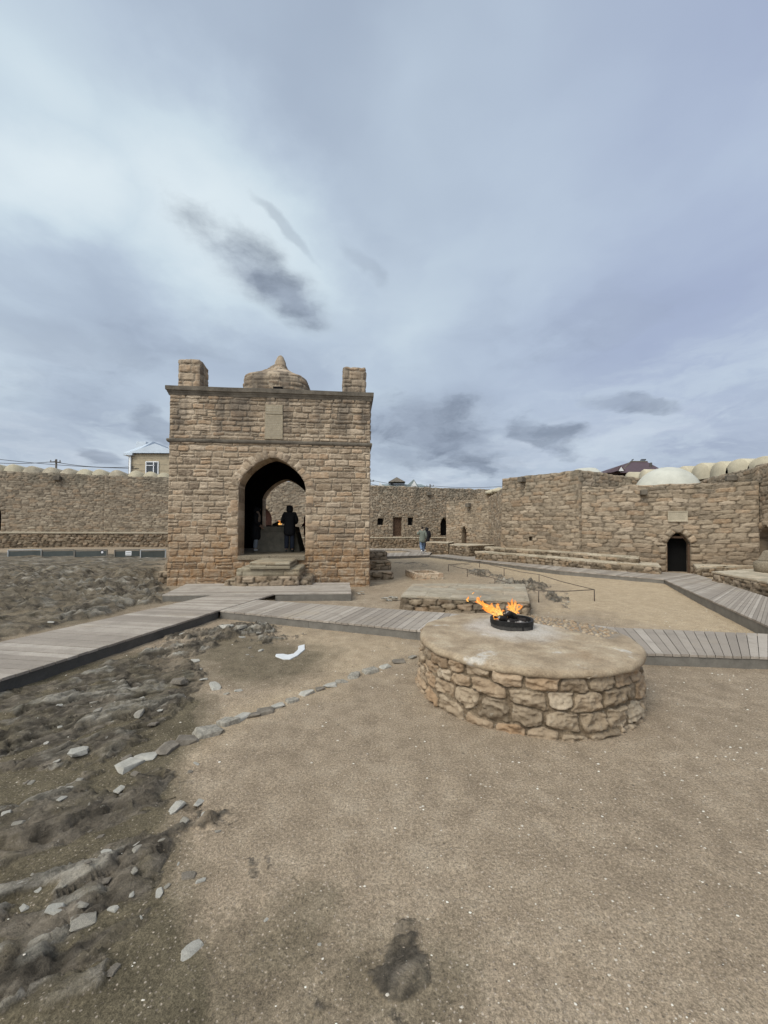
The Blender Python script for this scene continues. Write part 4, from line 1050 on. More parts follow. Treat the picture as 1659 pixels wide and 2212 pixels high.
    for i, (px, py) in enumerate(caps):
        u, zc = F(px, py - 1.5, .2); wd = .58; mb = MB(); rows = []
        for w in (.2, .3, 1.4, 2.2):
            sc = 1.0 if w > .21 else .94; rows.append([(u + wd * sc * math.cos(t), w, ztop - .15 + (zc - ztop + .15) * sc * 1.12 * max(0, math.sin(t)) ** 1.15) for t in np.linspace(0, math.pi, 13)])
        V = [fr(*p) for r_ in rows for p in r_]; Fc = [(i_ * 13 + k, i_ * 13 + k + 1, (i_ + 1) * 13 + k + 1, (i_ + 1) * 13 + k) for i_ in range(3) for k in range(12)] + [tuple(range(12, -1, -1)), tuple(range(39, 52))]
        mb.add(V, Fc); mb.build('merlon', M['stonecap' if i in (3, 4, 2, 7) else 'plaster'], root, True)
    # bench ledge along its foot
    zl = F(180, 1150, -.7)[1]
    bl = empty('stone_bench', tuple(fr(0, -.75, 0)), 'long dark rubble ledge with thin pale cap at the foot of the left courtyard wall', 'bench')
    ue = F(500, 1150)[0]
    masonry('base', [qpatch(fr(0, -.7, .1), fr(ue, -.7, .1), fr(ue, -.7, zl - .09), fr(0, -.7, zl - .09), 'bench', .05, 140, hmul=1.3), qpatch(fr(ue, -.7, .1), fr(ue, 0, .1), fr(ue, 0, zl - .09), fr(ue, -.7, zl - .09), 'bench', .08, 141)], M['bench'], bl)
    mb = MB(); mb.hexa([fr(u, w, z) for z in (zl - .088, zl + .03) for u, w in ((-.1, -.80), (ue + .05, -.80), (ue + .05, .0), (-.1, .0))]); mb.build('cap', M['capstone'], bl, bevel=.02)
    zl2 = F(870, 1160.8, -.9)[1]; ua, ub = F(640, 1170, -.9)[0], F(966, 1170, -.9)[0]
    b2 = empty('stone_bench', tuple(fr(ua, -.9, 0)), 'low rubble bench along the courtyard wall below the wooden door', 'bench')
    masonry('base', [qpatch(fr(ua, -.9, .0), fr(ub, -.9, .0), fr(ub, -.9, zl2 - .08), fr(ua, -.9, zl2 - .08), 'bench', .05, 150, hmul=1.3), qpatch(fr(ub, -.9, 0), fr(ub, 0, 0), fr(ub, 0, zl2 - .08), fr(ub, -.9, zl2 - .08), 'bench', .08, 151)], M['bench'], b2)
    mb = MB(); mb.hexa([fr(u, w, z) for z in (zl2 - .078, zl2) for u, w in ((ua, -.97), (ub, -.97), (ub, .0), (ua, .0))]); mb.build('cap', M['capstone'], b2, bevel=.02)
back_wall()

# ------------------------------------------------------------------ cells and tower on the right
def seg_face(a, b):
    a, b = Vector(a), Vector(b); d = (b - a).normalized(); n = Vector((-d.y, d.x)); L = (b - a).length
    fr = lambda u, w, z: Vector((*(a + d * u + n * w), z))
    def F(px, py, w=0.0):
        r = ray(px, py); c = Vector((0, 0, EYE)); p0 = Vector((*(a + n * w), 0)); nn = Vector((*n, 0))
        p = c + r * ((p0 - c).dot(nn) / r.dot(nn)); return (Vector((p.x, p.y)) - a).dot(d), p.z
    return fr, F, L
def spout(fr, u, z, parent, s=.17):
    mb = MB(); mb.hexa([fr(a_, w, c_) for c_ in (z - s, z + s * .8) for a_, w in ((u - s * .9, -.34), (u + s * .9, -.34), (u + s, .05), (u - s, .05))]); mb.build('spout', M['trim'], parent, bevel=.03)
def xy(px, py, y): p = Y(px, py, y); return (p.x, p.y)
def cells():
    a, b = xy(964, 1100, 30.0), xy(1056, 1100, 26.6)
    fr, F, L = seg_face(a, b); ztop = F(1040, 1077.5)[1]; z0 = 0
    root = empty('cell_block', (a[0], a[1], 0), 'small low stone cell with narrow pointed doorway beside the walkers', 'cell')
    (u0, zb), (u1, _), (_, zt) = F(997.5, 1174), F(1008, 1174), F(1003, 1135.6)
    ar = arch_outline(u0, u1, zb, zb + (zt - zb) * .6, zt, point=.6)
    parts = [qpatch(fr(0, 0, z0), fr(L, 0, z0), fr(L, 0, ztop), fr(0, 0, ztop), 'cell', .045, 201, hole=[[(u, z - z0) for u, z in ar]]), qpatch(fr(0, 5, z0), fr(0, 0, z0), fr(0, 0, ztop), fr(0, 5, ztop), 'cell', .08, 202),
             qpatch(fr(0, 0, ztop), fr(L, 0, ztop), fr(L, 5, ztop), fr(0, 5, ztop), 'flag', .15, 203), reveal(fr, ar, 0, .4)]
    masonry('wall', parts, M['cell'], root, jag=(0, ztop, .06, 9))
    backing(fr, ar, .38, M['wood'], 'door', root)
    masonry('arch_ring', voussoirs(fr, ar, ar[2][1], .22, .07, 21, .25), M['cell'], root)
    spout(fr, *F(1015, 1091), root)
    # the return wall that joins it to the tower
    c = xy(1090, 1100, 20.6); fr2, F2, L2 = seg_face(b, c)
    r2 = empty('courtyard_wall', (b[0], b[1], 0), 'short shaded stone return wall between the small cell and the tower', 'wall')
    masonry('wall', [qpatch(fr2(0, 0, 0), fr2(L2, 0, 0), fr2(L2, 0, ztop + .05), fr2(0, 0, ztop + .05), 'cell', .045, 210), qpatch(fr2(0, 0, ztop + .05), fr2(L2, 0, ztop + .05), fr2(L2, 1.2, ztop + .05), fr2(0, 1.2, ztop + .05), 'flag', .1, 211)], M['cell'], r2, jag=(0, ztop, .1, 11))
    # taller wall behind the cell roof
    r3 = empty('courtyard_wall', (*xy(1045, 1070, 34.0), 0), 'higher stone wall stretch showing above the small cell roof', 'wall')
    e0, e1 = xy(1030, 1070, 36.5), xy(1120, 1065, 31.0); fr3, F3, L3 = seg_face(e0, e1); zt3 = F3(1060, 1061)[1]
    masonry('wall', [qpatch(fr3(0, 0, 0), fr3(L3, 0, 0), fr3(L3, 0, zt3), fr3(0, 0, zt3), 'cell', .07, 215), qpatch(fr3(0, 0, zt3), fr3(L3, 0, zt3), fr3(L3, 1, zt3), fr3(0, 1, zt3), 'flag', .15, 216)], M['cell'], r3, jag=(0, zt3, .1, 13))
    for px, py, y in ((1063, 1057, 34.5), (1078, 1053, 33.0)):
        p = Y(px, py, y); mb = MB(); mb.tube([(p.x, p.y, zt3 - .25), (p.x, p.y, zt3), (p.x, p.y, p.z - .12), (p.x, p.y, p.z)], [.62, .6, .42, .1], 14); mb.build('merlon', M['plaster'], r3, True)

    # --- tower with battered face
    t0, t1 = xy(1081, 1150, 19.6), xy(1250, 1100, 16.5)
    fr, F, L = seg_face(t0, t1); zt = F(1248, 1014.5)[1]
    root = empty('tower', (t0[0], t0[1], 0), 'tall blank stone tower block with small square opening at the left of the right range', 'tower')
    (u0, zb), (u1, zt2) = F(1141, 1168), F(1148, 1160)
    sq = [(u0, zb), (u1, zb), (u1, zt2), (u0, zt2)]
    e = Vector(t1); back = Vector((12.6, 18.6)); d2 = (back - e)
    parts = [qpatch(fr(0, 0, 0), fr(L, 0, 0), fr(L, 0, zt), fr(.12, 0, zt - .0), 'cell', .03, 221, hole=[[(u, z) for u, z in sq]]), reveal(fr, sq, 0, .3),
             qpatch((*e, 0), (*back, 0), (*back, zt - .12), (*e, zt), 'cell', .035, 222),
             qpatch(fr(0, 5, 0), fr(0, 0, 0), fr(.12, 0, zt), fr(.12, 5, zt), 'cell', .06, 223),
             qpatch(fr(.12, 0, zt), fr(L, 0, zt), (*back, zt - .12), fr(.12, 5, zt), 'flag', .12, 224)]
    masonry('wall', parts, M['cell'], root, jag=(0, zt, .07, 15))
    backing(fr, sq, .28, M['dark'], 'window', root); spout(fr, *F(1131, 1036), root, .14)
    mb = MB(); p = Y(1265, 1012, 18.5)
    mb.tube([(p.x, p.y, zt - .4), (p.x, p.y, zt - .1), (p.x, p.y, p.z - .03), (p.x, p.y, p.z)], [1.15, .95, .45, .05], 24); mb.build('roof_dome', M['dome_pl'], root, True)

    # --- front range with the dark doorway, plaque and pale dome
    f0, f1 = xy(1253, 1100, 16.6), xy(1640, 1100, 14.2)
    fr, F, L = seg_face(f0, f1); ztop = F(1465, 1045)[1]
    root = empty('cell_block', (f0[0], f0[1], 0), 'stone cell range with dark pointed doorway, plaque above it and pale roof dome', 'cell')
    (u0, zb), (u1, _), (_, zt) = F(1440, 1236), F(1492, 1236), F(1465, 1148)
    ar = arch_outline(u0, u1, zb, zb + (zt - zb) * .70, zt, point=.75)
    parts = [qpatch(fr(.02, 0, 0), fr(L, 0, 0), fr(L, 0, F(1625, 1040)[1]), fr(.02, 0, F(1258, 1053)[1]), 'cell', .025, 231, hole=[ar]), reveal(fr, ar, 0, .55),
             qpatch(fr(.02, 0, F(1258, 1053)[1]), fr(L, 0, F(1625, 1040)[1]), fr(L + 1, 5, F(1625, 1040)[1] - .1), fr(.8, 4, F(1258, 1053)[1] - .1), 'flag', .1, 232)]
    masonry('wall', parts, M['cell'], root, jag=(0, ztop, .06, 17))
    masonry('arch_ring', voussoirs(fr, ar, ar[2][1], .24, .09, 23, .34), M['cell'], root)
    backing(fr, ar, .53, M['dark'], 'doorway', root)
    mb = MB()       # timber lining of the doorway
    for s_, u in ((1, u0), (-1, u1)):
        mb.hexa([fr(u + s_ * x, w, z) for z in (zb, ar[2][1]) for x, w in ((.003, .1), (.06, .1), (.06, .16), (.003, .16))][::1])
    mb.hexa([fr(x, w, z) for z in (ar[2][1] + (zt - ar[2][1]) * .45, ar[2][1] + (zt - ar[2][1]) * .62) for x, w in ((u0 + .12, .1), (u1 - .12, .1), (u1 - .12, .16), (u0 + .12, .16))])
    mb.build('door_frame', M['wood'], root)
    (pu0, pz0), (pu1, pz1) = F(1442, 1127), F(1483.6, 1104)
    mb = MB(); mb.hexa([fr(x, w, z) for z in (pz0, pz1) for x, w in ((pu0, -.095), (pu1, -.095), (pu1, .03), (pu0, .03))])
    pl = mb.build('plaque', M['capstone'], root, bevel=.012); mb = MB()
    for x0_, x1_, z0_, z1_ in ((pu0, pu1, pz1 - .03, pz1), (pu0, pu1, pz0, pz0 + .03), (pu0, pu0 + .03, pz0 + .03, pz1 - .03), (pu1 - .03, pu1, pz0 + .03, pz1 - .03)):
        mb.hexa([fr(x, w, z) for z in (z0_ + .001, z1_ - .001) for x, w in ((x0_, -.115), (x1_, -.115), (x1_, -.09), (x0_, -.09))])
    mb.build('plaque_border', M['capstone'], pl)
    mb = MB(); rg = random.Random(5)
    for k in range(6):
        z = pz1 - .07 - k * (pz1 - pz0 - .1) / 6; x = pu0 + .05
        while x < pu1 - .1: w_ = rg.uniform(.02, .06); mb.hexa([fr(p_, q_, r_) for r_ in (z - .013, z + .013) for p_, q_ in ((x, -.1), (x + w_, -.1), (x + w_, -.093), (x, -.093))]); x += w_ + .016
    mb.build('inscription', M['stonecap'], pl)
    spout(fr, *F(1389, 1064), root, .12)
    c = Y(1440, 1044, 17.2); tp = zat(1440, 1009.5, 17.2); zb_ = ztop - .25; rad = 57 / 845 * 17.2; rr = MB()
    # shallow spherical cap
    hc = tp - (c.z - .05); base_r = rad; hh = tp - zb_; R_ = (base_r ** 2 + hc ** 2) / (2 * hc)
    pts, rads = [], []
    for i in range(15):
        t = i / 14; z = zb_ + (tp - zb_) * math.sin(t * math.pi / 2)
        dz = z - (tp - R_); rads.append(max(.01, math.sqrt(max(R_ * R_ - dz * dz, 0)))); pts.append((c.x, c.y, z))
    rr.tube(pts, rads, 48); rr.build('roof_dome', M['dome_pl'], root, True)

    # --- end wall facing left, higher, running back behind the range
    g0, g1 = (15.6, 20.0), (12.5, 10.6)
    fr, F, L = seg_face(g0, g1); zt = F(1655, 1001.5)[1]
    root = empty('courtyard_wall', (*g0, 0), 'stone end wall at the right edge with a recessed pointed archway', 'wall')
    (u0, zb), (u1, _), (_, zta) = F(1637, 1217), F(1672, 1217), F(1655, 1134)
    if u1 < u0: u0, u1 = u1, u0
    ar = arch_outline(u0, u0 + 1.15, zb, zb + (zta - zb) * .58, zta, point=.7)
    parts = [qpatch(fr(0, 0, 0), fr(L, 0, 0), fr(L, 0, zt), fr(0, 0, zt), 'cell', .03, 241, hole=[ar]), reveal(fr, ar, 0, .5), qpatch(fr(0, 0, zt), fr(L, 0, zt), fr(L, 1.4, zt), fr(0, 1.4, zt), 'flag', .1, 242)]
    masonry('wall', parts, M['cell'], root, jag=(0, zt, .09, 19))
    masonry('arch_ring', voussoirs(fr, ar, ar[2][1], .26, .08, 25, .3), M['cell'], root)
    backing(fr, ar, .48, M['dark'], 'doorway', root)
    u, z = F(1590, 1032); spout(fr, u, z, root, .13)

    # --- outer wall with white vaulted caps behind
    root = empty('outer_wall', (17.4, 18, 0), 'plastered outer wall crowned with pale rounded vault caps behind the right range', 'wall')
    mb = MB(); mb.box((18.1, 23, 2.4), 1.4, 22, 4.8); mb.build('wall', M['plaster'], root)
    for px, py, s_ in ((1358, 1019.4, .5), (1391, 1013.5, .55), (1428, 1010, .6), (1476, 1006.6, .6), (1515, 999.8, .68), (1556, 996.5, .58), (1596, 991, .68), (1648, 985.6, .70), (1705, 979, .7)):
        y = 17.2 * FPX / (px - CX); q = Y(px, py, y); rows = []
        for k, x in enumerate((17.15, 17.25, 18.3, 18.4)):
            sc = .95 if k in (0, 3) else 1; rows.append([(x, y + s_ * sc * math.cos(t), 4.55 + (q.z - 4.55) * sc * max(0, math.sin(t)) ** .8) for t in np.linspace(0, math.pi, 15)])
        mb = MB(); mb.add([p for r_ in rows for p in r_], [(i * 15 + k, (i + 1) * 15 + k, (i + 1) * 15 + k + 1, i * 15 + k + 1) for i in range(3) for k in range(14)] + [tuple(range(15)), tuple(range(59, 44, -1))])
        mb.build('merlon', M['plaster'], root, True)
cells()

# benches and low platforms
def bench(name, label, quads, cat='bench', top='flag', style='bench', res=.03, group=None, mat='bench'):
    q0 = quads[0][0][0]; root = empty(name, (q0[0], q0[1], 0), label, cat, group); i = 0
    for poly, z0, z1 in quads:
        zs = z1 if hasattr(z1, '__len__') else [z1] * 4
        masonry('tier' if len(quads) > 1 else 'base', block(poly, z0, [z - .05 for z in zs], style, res, hash(label) % 1 + 300 + len(label) * 7 + i * 29, top=None), M[mat], root)
        mb = MB(); c = Vector((sum(p[0] for p in poly) / 4, sum(p[1] for p in poly) / 4))
        P = [Vector(p) + (Vector(p) - c).normalized() * .045 for p in poly]
        # cap stones with uneven joints
        masonry('cap', block([tuple(p) for p in P], [0][0] + min(zs) - .05, zs, 'slab', .04, 410 + i * 31 + len(label), top=top), M['flag'], root); i += 1
    return root
bz = .05
lb = [gp(1027, 1208, CZ), gp(1228, 1224.5, CZ), gp(1425, 1240.6, CZ)]
def off(p, v): return (p[0] + v[0], p[1] + v[1])
bench('stone_bench', 'long two tier stone bench below the tower and the plaque range', [
    ([lb[0], lb[1], off(lb[1], (.75, .55)), off(lb[0], (.95, .55))], bz, [.66, .60, .60, .66]),
    ([lb[1], lb[2], off(lb[2], (.8, 1.3)), off(lb[1], (.75, .552))], bz, [.598, .53, .53, .598]),
    ([off(lb[0], (.55, .2)), off(lb[1], (.42, .32)), off(lb[1], (.9, .7)), off(lb[0], (1.05, .65))], .5, [.88, .82, .82, .88]),
    ([off(lb[1], (.40, .36)), off(lb[2], (-.25, .78)), off(lb[2], (.25, 1.5)), off(lb[1], (.7, .8))], .5, [.818, .76, .76, .818])])
p1 = [gp(921, 1190.5, .3), gp(968, 1193.5, .3)]
bench('stone_platform', 'low stone platform block nearest the walkers at the cell corner', [([p1[0], p1[1], off(p1[1], (.8, 2.4)), off(p1[0], (.5, 2.6))], .0, .92)], 'platform')
p2 = [gp(972, 1197, .28), gp(1012, 1201, .28)]
bench('stone_platform', 'raised stone platform in front of the narrow cell doorway', [([p2[0], p2[1], off(p2[1], (2.3, 2.2)), off(p2[0], (.9, 2.6))], .0, .86)], 'platform')
q = [gp(1504, 1243, .2), gp(1635, 1236, .2)]
bench('stone_bench', 'low narrow stone ledge right of the dark doorway', [([gp(1506, 1240, .22), gp(1562, 1238.5, .22), xy(1630, 1200, 14.0), xy(1500, 1200, 14.8)], 0, [.45, .47, .5, .5])])
zq = .52
bench('stone_platform', 'pale flagged stone platform at the right edge beside the diagonal boardwalk', [([gp(1541, 1234.5, zq), gp(1665, 1258, zq), gp(1790, 1245, zq), xy(1660, 1200, 12.9)], .02, zq)], 'platform')
s = [gp(869, 1286, .30), gp(1141, 1298.5, .30), gp(1132, 1261.5, .30), gp(893, 1261.5, .30)]
def slab_platform():
    root = empty('stone_platform', (s[0][0], s[0][1], 0), 'wide low stone platform with earthen top behind the round altar', 'platform')
    masonry('base', block(s, -.12, .26, 'bench', .02, 512, top=None), M['bench'], root)
    c = Vector((sum(p[0] for p in s) / 4, sum(p[1] for p in s) / 4)); P = [tuple(Vector(p) + (Vector(p) - c).normalized() * .03) for p in s]
    m = stone_mat('trodden platform top', [(.28, .235, .17), (.32, .27, .20), (.36, .31, .235)], (.30, .25, .18), stain=(.16, .14, .11), stain_amt=.7)
    masonry('cap', block(P, .255, .30, 'slab', .03, 520, top='flag'), m, root)
slab_platform()
def pit():
    a, b = gp(897, 1251, .0), gp(957.7, 1250.3, .0); a, b = Vector(a), Vector(b); d = (b - a).normalized(); n = Vector((-d.y, d.x)); Wp = (b - a).length; Dp = 1.25
    root = empty('fire_pit', (a.x, a.y, 0), 'small square pit edged with pale brick courses on the sandy court', 'fire pit')
    P = lambda u, w: tuple(a + d * u + n * w + Vector((-.10, 0)) * w)
    t = .16
    for i, q_ in enumerate(([P(0, 0), P(Wp, 0), P(Wp, t), P(0, t)], [P(0, Dp - t), P(Wp, Dp - t), P(Wp, Dp), P(0, Dp)], [P(0, t), P(t, t), P(t, Dp - t), P(0, Dp - t)], [P(Wp - t, t), P(Wp, t), P(Wp, Dp - t), P(Wp - t, Dp - t)])):
        masonry('brick_edge', block(q_, -.05, .19, 'brick', .02, 530 + i, 'brick'), M['brick'], root)
pit()

# ------------------------------------------------------------------ round altar in the foreground
AC = Vector((1.533, 4.355)); AR = 1.15; AZ = .563
def round_altar():
    root = empty('round_altar', (AC.x, AC.y, 0), 'large round rough stone fire altar with plastered top in the foreground', 'altar')
    Wd = 2 * math.pi * (AR + .04); zb = -.08; H = AZ - .022 - zb
    def pos(U, V, h):
        t = U / Wd * 2 * math.pi; r = AR - .065 + .045 * (1 - V / H) + .03 * (vnoise(np.cos(t) * 1.3 + 5, np.sin(t) * 1.3 + 5, 3) - .5) + h
        return np.stack([AC.x + r * np.cos(t), AC.y + r * np.sin(t), zb + V], 1)
    cs = [0, .12, .235, .385, .51, .585]
    nu, nv = int(Wd / .011), int(H / .011)
    U, V, hh, tone, pf, hue, crev = stone_field(Wd, H, nu + 1, nv + 1, 'altarv', 611)
    # close the seam
    k = np.clip(np.arange(nu + 1) / 12.0, 0, 1); hh[:, :] = hh * k[None, :] + hh[:, -1:] * (1 - k[None, :])
    hh = hh * 1.0 + .010 * (fbm(U * 26, V * 34, 8, 3, .6) - .5)
    Vt = pos(U.ravel(), V.ravel(), hh.ravel() * 1.05); idx = np.arange((nu + 1) * (nv + 1)).reshape(nv + 1, nu + 1)
    Fq = np.stack([idx[:-1, :-1], idx[:-1, 1:], idx[1:, 1:], idx[1:, :-1]], -1).reshape(-1, 4)
    mesh_obj('wall', Vt, Fq, M['altar'], root, np.stack([tone.ravel(), pf.ravel(), hue.ravel(), crev.ravel()], 1), True)
    # plastered top, gently crowned, worn edge
    nr, na = 90, 320; rs = np.concatenate([np.linspace(.0, 1.0, nr) * (AR - .045), [AR - .03, AR - .018, AR - .014, AR - .04]]); V = []; C = []
    ang = np.linspace(0, 2 * math.pi, na + 1)[:-1]
    for i, r in enumerate(rs):
        wob = 1 + (.045 * (fbm(np.cos(ang) * 2 + 7, np.sin(ang) * 2 + 7, 9, 4) - .5) + .026 * (vnoise(np.cos(ang) * 9 + 7, np.sin(ang) * 9 + 7, 12) - .5)) * (r / AR) ** 4
        x, y = AC.x + r * wob * np.cos(ang), AC.y + r * wob * np.sin(ang)
        z = AZ + .018 * (1 - (r / AR) ** 2) + .030 * (fbm(x * 3, y * 3, 15, 4) - .5) + .005 * (fbm(x * 16, y * 16, 17, 3) - .5)
        if i >= nr: z = z - (.012, .032, .06, .075)[i - nr] + .012 * (vnoise(ang * 9, ang * 0 + i, 19) - .5)
        else: z = z - .012 * sstep(np.full(na, r / AR), .93, 1.0)
        cob = sstep((x - AC.x) * .80 + (y - AC.y) * .60 + .05 * (fbm(x * 5, y * 5, 23, 3) - .5), .53, .56) * sstep(-(x - AC.x) * .6 + (y - AC.y) * .8, -.75, -.62) * (r < AR * .97)
        z = z - .014 * cob
        hearth = np.sqrt((x - 1.50) ** 2 + (y - 4.55) ** 2)
        pale = sstep(hearth + .16 * (fbm(x * 6, y * 6, 27, 4) - .5), .66, .34)
        V.append(np.stack([x, y, z], 1)); C.append(np.stack([np.full(na, .5), cob, pale, np.zeros(na)], 1))
    n = len(rs); V = np.concatenate(V); C = np.concatenate(C)
    Fq = np.array([(i * na + j, i * na + (j + 1) % na, (i + 1) * na + (j + 1) % na, (i + 1) * na + j) for i in range(n - 1) for j in range(na)])
    m, T, b = new_mat('altar top plaster')
    at = T.add('ShaderNodeAttribute', attribute_name='col'); sp = T.add('ShaderNodeSeparateColor'); T.l.new(at.outputs['Color'], sp.inputs[0])
    co = T.add('ShaderNodeTexCoord').outputs['Object']
    mid = T.noise(co, 5, 6, .62); fine = T.noise(co, 60, 5, .65); big = T.noise(co, 1.6, 4, .55)
    c = T.ramp(T.math('ADD', T.math('MULTIPLY', mid, .6), T.math('MULTIPLY', big, .4)), [(.32, (.20, .145, .092)), (.5, (.335, .255, .168)), (.66, (.45, .365, .255))])
    c = T.mix(T.step(big, .55, .7, 0, .6), c, (.25, .17, .10))
    c = T.mix(T.step(T.noise(co, 2.3, 5, .6), .60, .68, 0, .7), c, (.52, .48, .42))
    c = T.mix(T.math('MULTIPLY', sp.outputs[2], T.step(mid, .25, .6, .45, .9)), c, (.47, .42, .36))
    c = T.mix(T.math('MULTIPLY', sp.outputs[1], .85), c, (.235, .195, .15))
    c = T.mix(1.0, c, T.ramp(fine, [(.3, (.72,) * 3), (.7, (1.22,) * 3)]), 'MULTIPLY')
    T.set(b.inputs['Base Color'], c); bump(T, b, T.math('ADD', fine, mid), .45, .01)
    mesh_obj('top', V, Fq, m, root, C, True)
    # inlaid cobbles in the worn sector
    rg = random.Random(77); mb = MB(); spots = []
    for _ in range(900):
        a_, r = rg.uniform(-.2, 1.45), AR * math.sqrt(rg.uniform(.2, .9)); x, y = r * math.cos(a_), r * math.sin(a_)
        if x * .8 + y * .6 < .585 or -x * .6 + y * .8 < -.6 or r > AR * .95: continue
        if any((x - p[0]) ** 2 + (y - p[1]) ** 2 < (.045) ** 2 for p in spots): continue
        spots.append((x, y)); rr = rg.uniform(.016, .03); el = rg.uniform(.6, 1); an = rg.uniform(0, 3.1); mb.cc = (rg.random(), 1, rg.random(), 0)
        V = []; k = 9; tz = AZ - .009 + .018 * (1 - (r / AR) ** 2) + .030 * float(fbm(np.array([(AC.x + x) * 3]), np.array([(AC.y + y) * 3]), 15, 4)[0] - .5)
        for lv, (rs_, dz) in enumerate(((1.0, -.02), (.95, .004), (.6, .011))):
            for q_ in range(k):
                t = 2 * math.pi * q_ / k; px_, py_ = rr * rs_ * math.cos(t) * (1 + .15 * math.sin(3 * t + an)), rr * rs_ * el * math.sin(t)
                V.append((AC.x + x + px_ * math.cos(an) - py_ * math.sin(an), AC.y + y + px_ * math.sin(an) + py_ * math.cos(an), tz + dz))
        mb.add(V, [(l * k + q_, l * k + (q_ + 1) % k, (l + 1) * k + (q_ + 1) % k, (l + 1) * k + q_) for l in range(2) for q_ in range(k)] + [tuple(range(2 * k, 3 * k))])
    ob = mb.build('cobble_inlay', M['altar'], root, True, col=True); ob['kind'] = 'stuff'
round_altar()

# burner, logs, flames
RC = Vector((1.497, 4.60)); RR = .235
def burner():
    zb = AZ + .012
    root = empty('fire_ring', (RC.x, RC.y, zb), 'black iron fire ring standing on the round altar', 'fire ring')
    def tube_ring(r0, r1, za, zb_, name, mat, n=48, wob=0):
        mb = MB(); V = []
        for r, z in ((r0, za), (r0, zb_), (r1, zb_), (r1, za)):
            for k in range(n): t = 2 * math.pi * k / n; V.append((RC.x + (r) * math.cos(t), RC.y + r * math.sin(t), z + wob * math.sin(3 * t + 1)))
        mb.add(V, [(a * n + k, a * n + (k + 1) % n, ((a + 1) % 4) * n + (k + 1) % n, ((a + 1) % 4) * n + k) for a in range(4) for k in range(n)][::1])
        return mb.build(name, mat, root, False)
    tube_ring(RR - .012, RR, zb, zb + .055, 'skirt', M['ironpale']); tube_ring(RR - .02, RR + .008, zb + .055, zb + .105, 'rim', M['iron'], wob=.003)
    mb = MB(); V = [(RC.x + r * math.cos(2 * math.pi * k / 30), RC.y + r * math.sin(2 * math.pi * k / 30), zb + .045 + .05 * (1 - r / RR) + .02 * random.Random(k * 7 + int(r * 100)).random()) for r in (RR - .015, .16, .08, .01) for k in range(30)]
    mb.add(V, [(a * 30 + k, a * 30 + (k + 1) % 30, (a + 1) * 30 + (k + 1) % 30, (a + 1) * 30 + k) for a in range(3) for k in range(30)]); mb.build('ash_bed', M['ash'], root)
    for an in (-1.35, -.65):
        mb = MB(); x, y = RC.x + RR * 1.0 * math.cos(an), RC.y + RR * math.sin(an); mb.box((x, y, zb + .045), .012, .016, .11, an); mb.build('lug', M['iron'], root)
burner()
def fl(zx, zy, y=4.6): return Y(998.5 + .0992 * zx, 1272.8 + .0992 * zy, y)
def log_obj(p, q, r, seed, label, mat='char', end=True):
    rg = random.Random(seed); p, q = Vector(p), Vector(q); n = 9; pts = [p.lerp(q, i / n) + Vector((rg.uniform(-1, 1), rg.uniform(-1, 1), rg.uniform(-1, 1))) * r * .12 for i in range(n + 1)]
    root = empty('charred_log', tuple(p), label, 'log', 'charred logs in the fire ring')
    mb = MB(); mb.tube(pts, [r * rg.uniform(.82, 1.12) * (.8 if i in (0, n) else 1) for i in range(n + 1)], 12)
    mb.build('bark', M[mat], root, True)
    d = (p - q).normalized(); mb = MB(); mb.tube([p - d * .002, p + d * .004], [r * .55, r * .5], 12); mb.build('cut_end', M['ash'], root)
log_obj(fl(985, 510, 4.52), fl(1160, 615, 4.60), .042, 1, 'short thick black log with burnt hollow end propped on top of the fire')
log_obj(fl(800, 610, 4.50), fl(1000, 660, 4.56), .030, 2, 'ragged black log at the left of the fire ring, grey ash on it')
log_obj(fl(870, 560, 4.62), fl(830, 680, 4.55), .022, 3, 'small upright charred stub at the left of the fire')
log_obj(fl(1010, 700, 4.44), fl(1200, 720, 4.50), .032, 4, 'low charred log lying across the middle of the fire ring', 'char')
log_obj(fl(1180, 680, 4.62), fl(1395, 690, 4.58), .034, 5, 'long charred log at the right side of the fire ring')
log_obj(fl(1090, 745, 4.45), fl(1310, 735, 4.47), .020, 6, 'thin ash covered stick lying at the front right of the fire ring', 'ash')
def flame_mat():
    m = bpy.data.materials.new('flame'); m.use_nodes = True; T = NT(m.node_tree); T.n.clear()
    out = T.add('ShaderNodeOutputMaterial'); em = T.add('ShaderNodeEmission'); tr = T.add('ShaderNodeBsdfTransparent'); mx = T.add('ShaderNodeMixShader')
    at = T.add('ShaderNodeAttribute', attribute_name='col'); sp = T.add('ShaderNodeSeparateColor'); T.l.new(at.outputs['Color'], sp.inputs[0])
    co = T.add('ShaderNodeTexCoord').outputs['Object']; n = T.noise(co, 38, 4, .6, 1.2); n2 = T.noise(co, 17, 3, .5, 1.5)
    lw = T.add('ShaderNodeLayerWeight'); lw.inputs[0].default_value = .35
    f = T.math('ADD', T.math('ADD', T.math('MULTIPLY', n, .6), T.math('MULTIPLY', sp.outputs[0], .30)), T.math('MULTIPLY', lw.outputs['Facing'], .30))
    T.set(em.inputs[0], T.ramp(f, [(.32, (1, .66, .22)), (.46, (1, .45, .09)), (.62, (1, .27, .042)), (.85, (.78, .14, .02))])); em.inputs[1].default_value = 1.35
    a = T.math('MULTIPLY', T.step(lw.outputs['Facing'], .9, .3, .04, .80), T.step(n2, .34, .56, .12, 1.0))
    T.l.new(tr.outputs[0], mx.inputs[1]); T.l.new(em.outputs[0], mx.inputs[2]); T.set(mx.inputs[0], a)
    T.l.new(mx.outputs[0], out.inputs[0]); return m
M['flame'] = flame_mat()
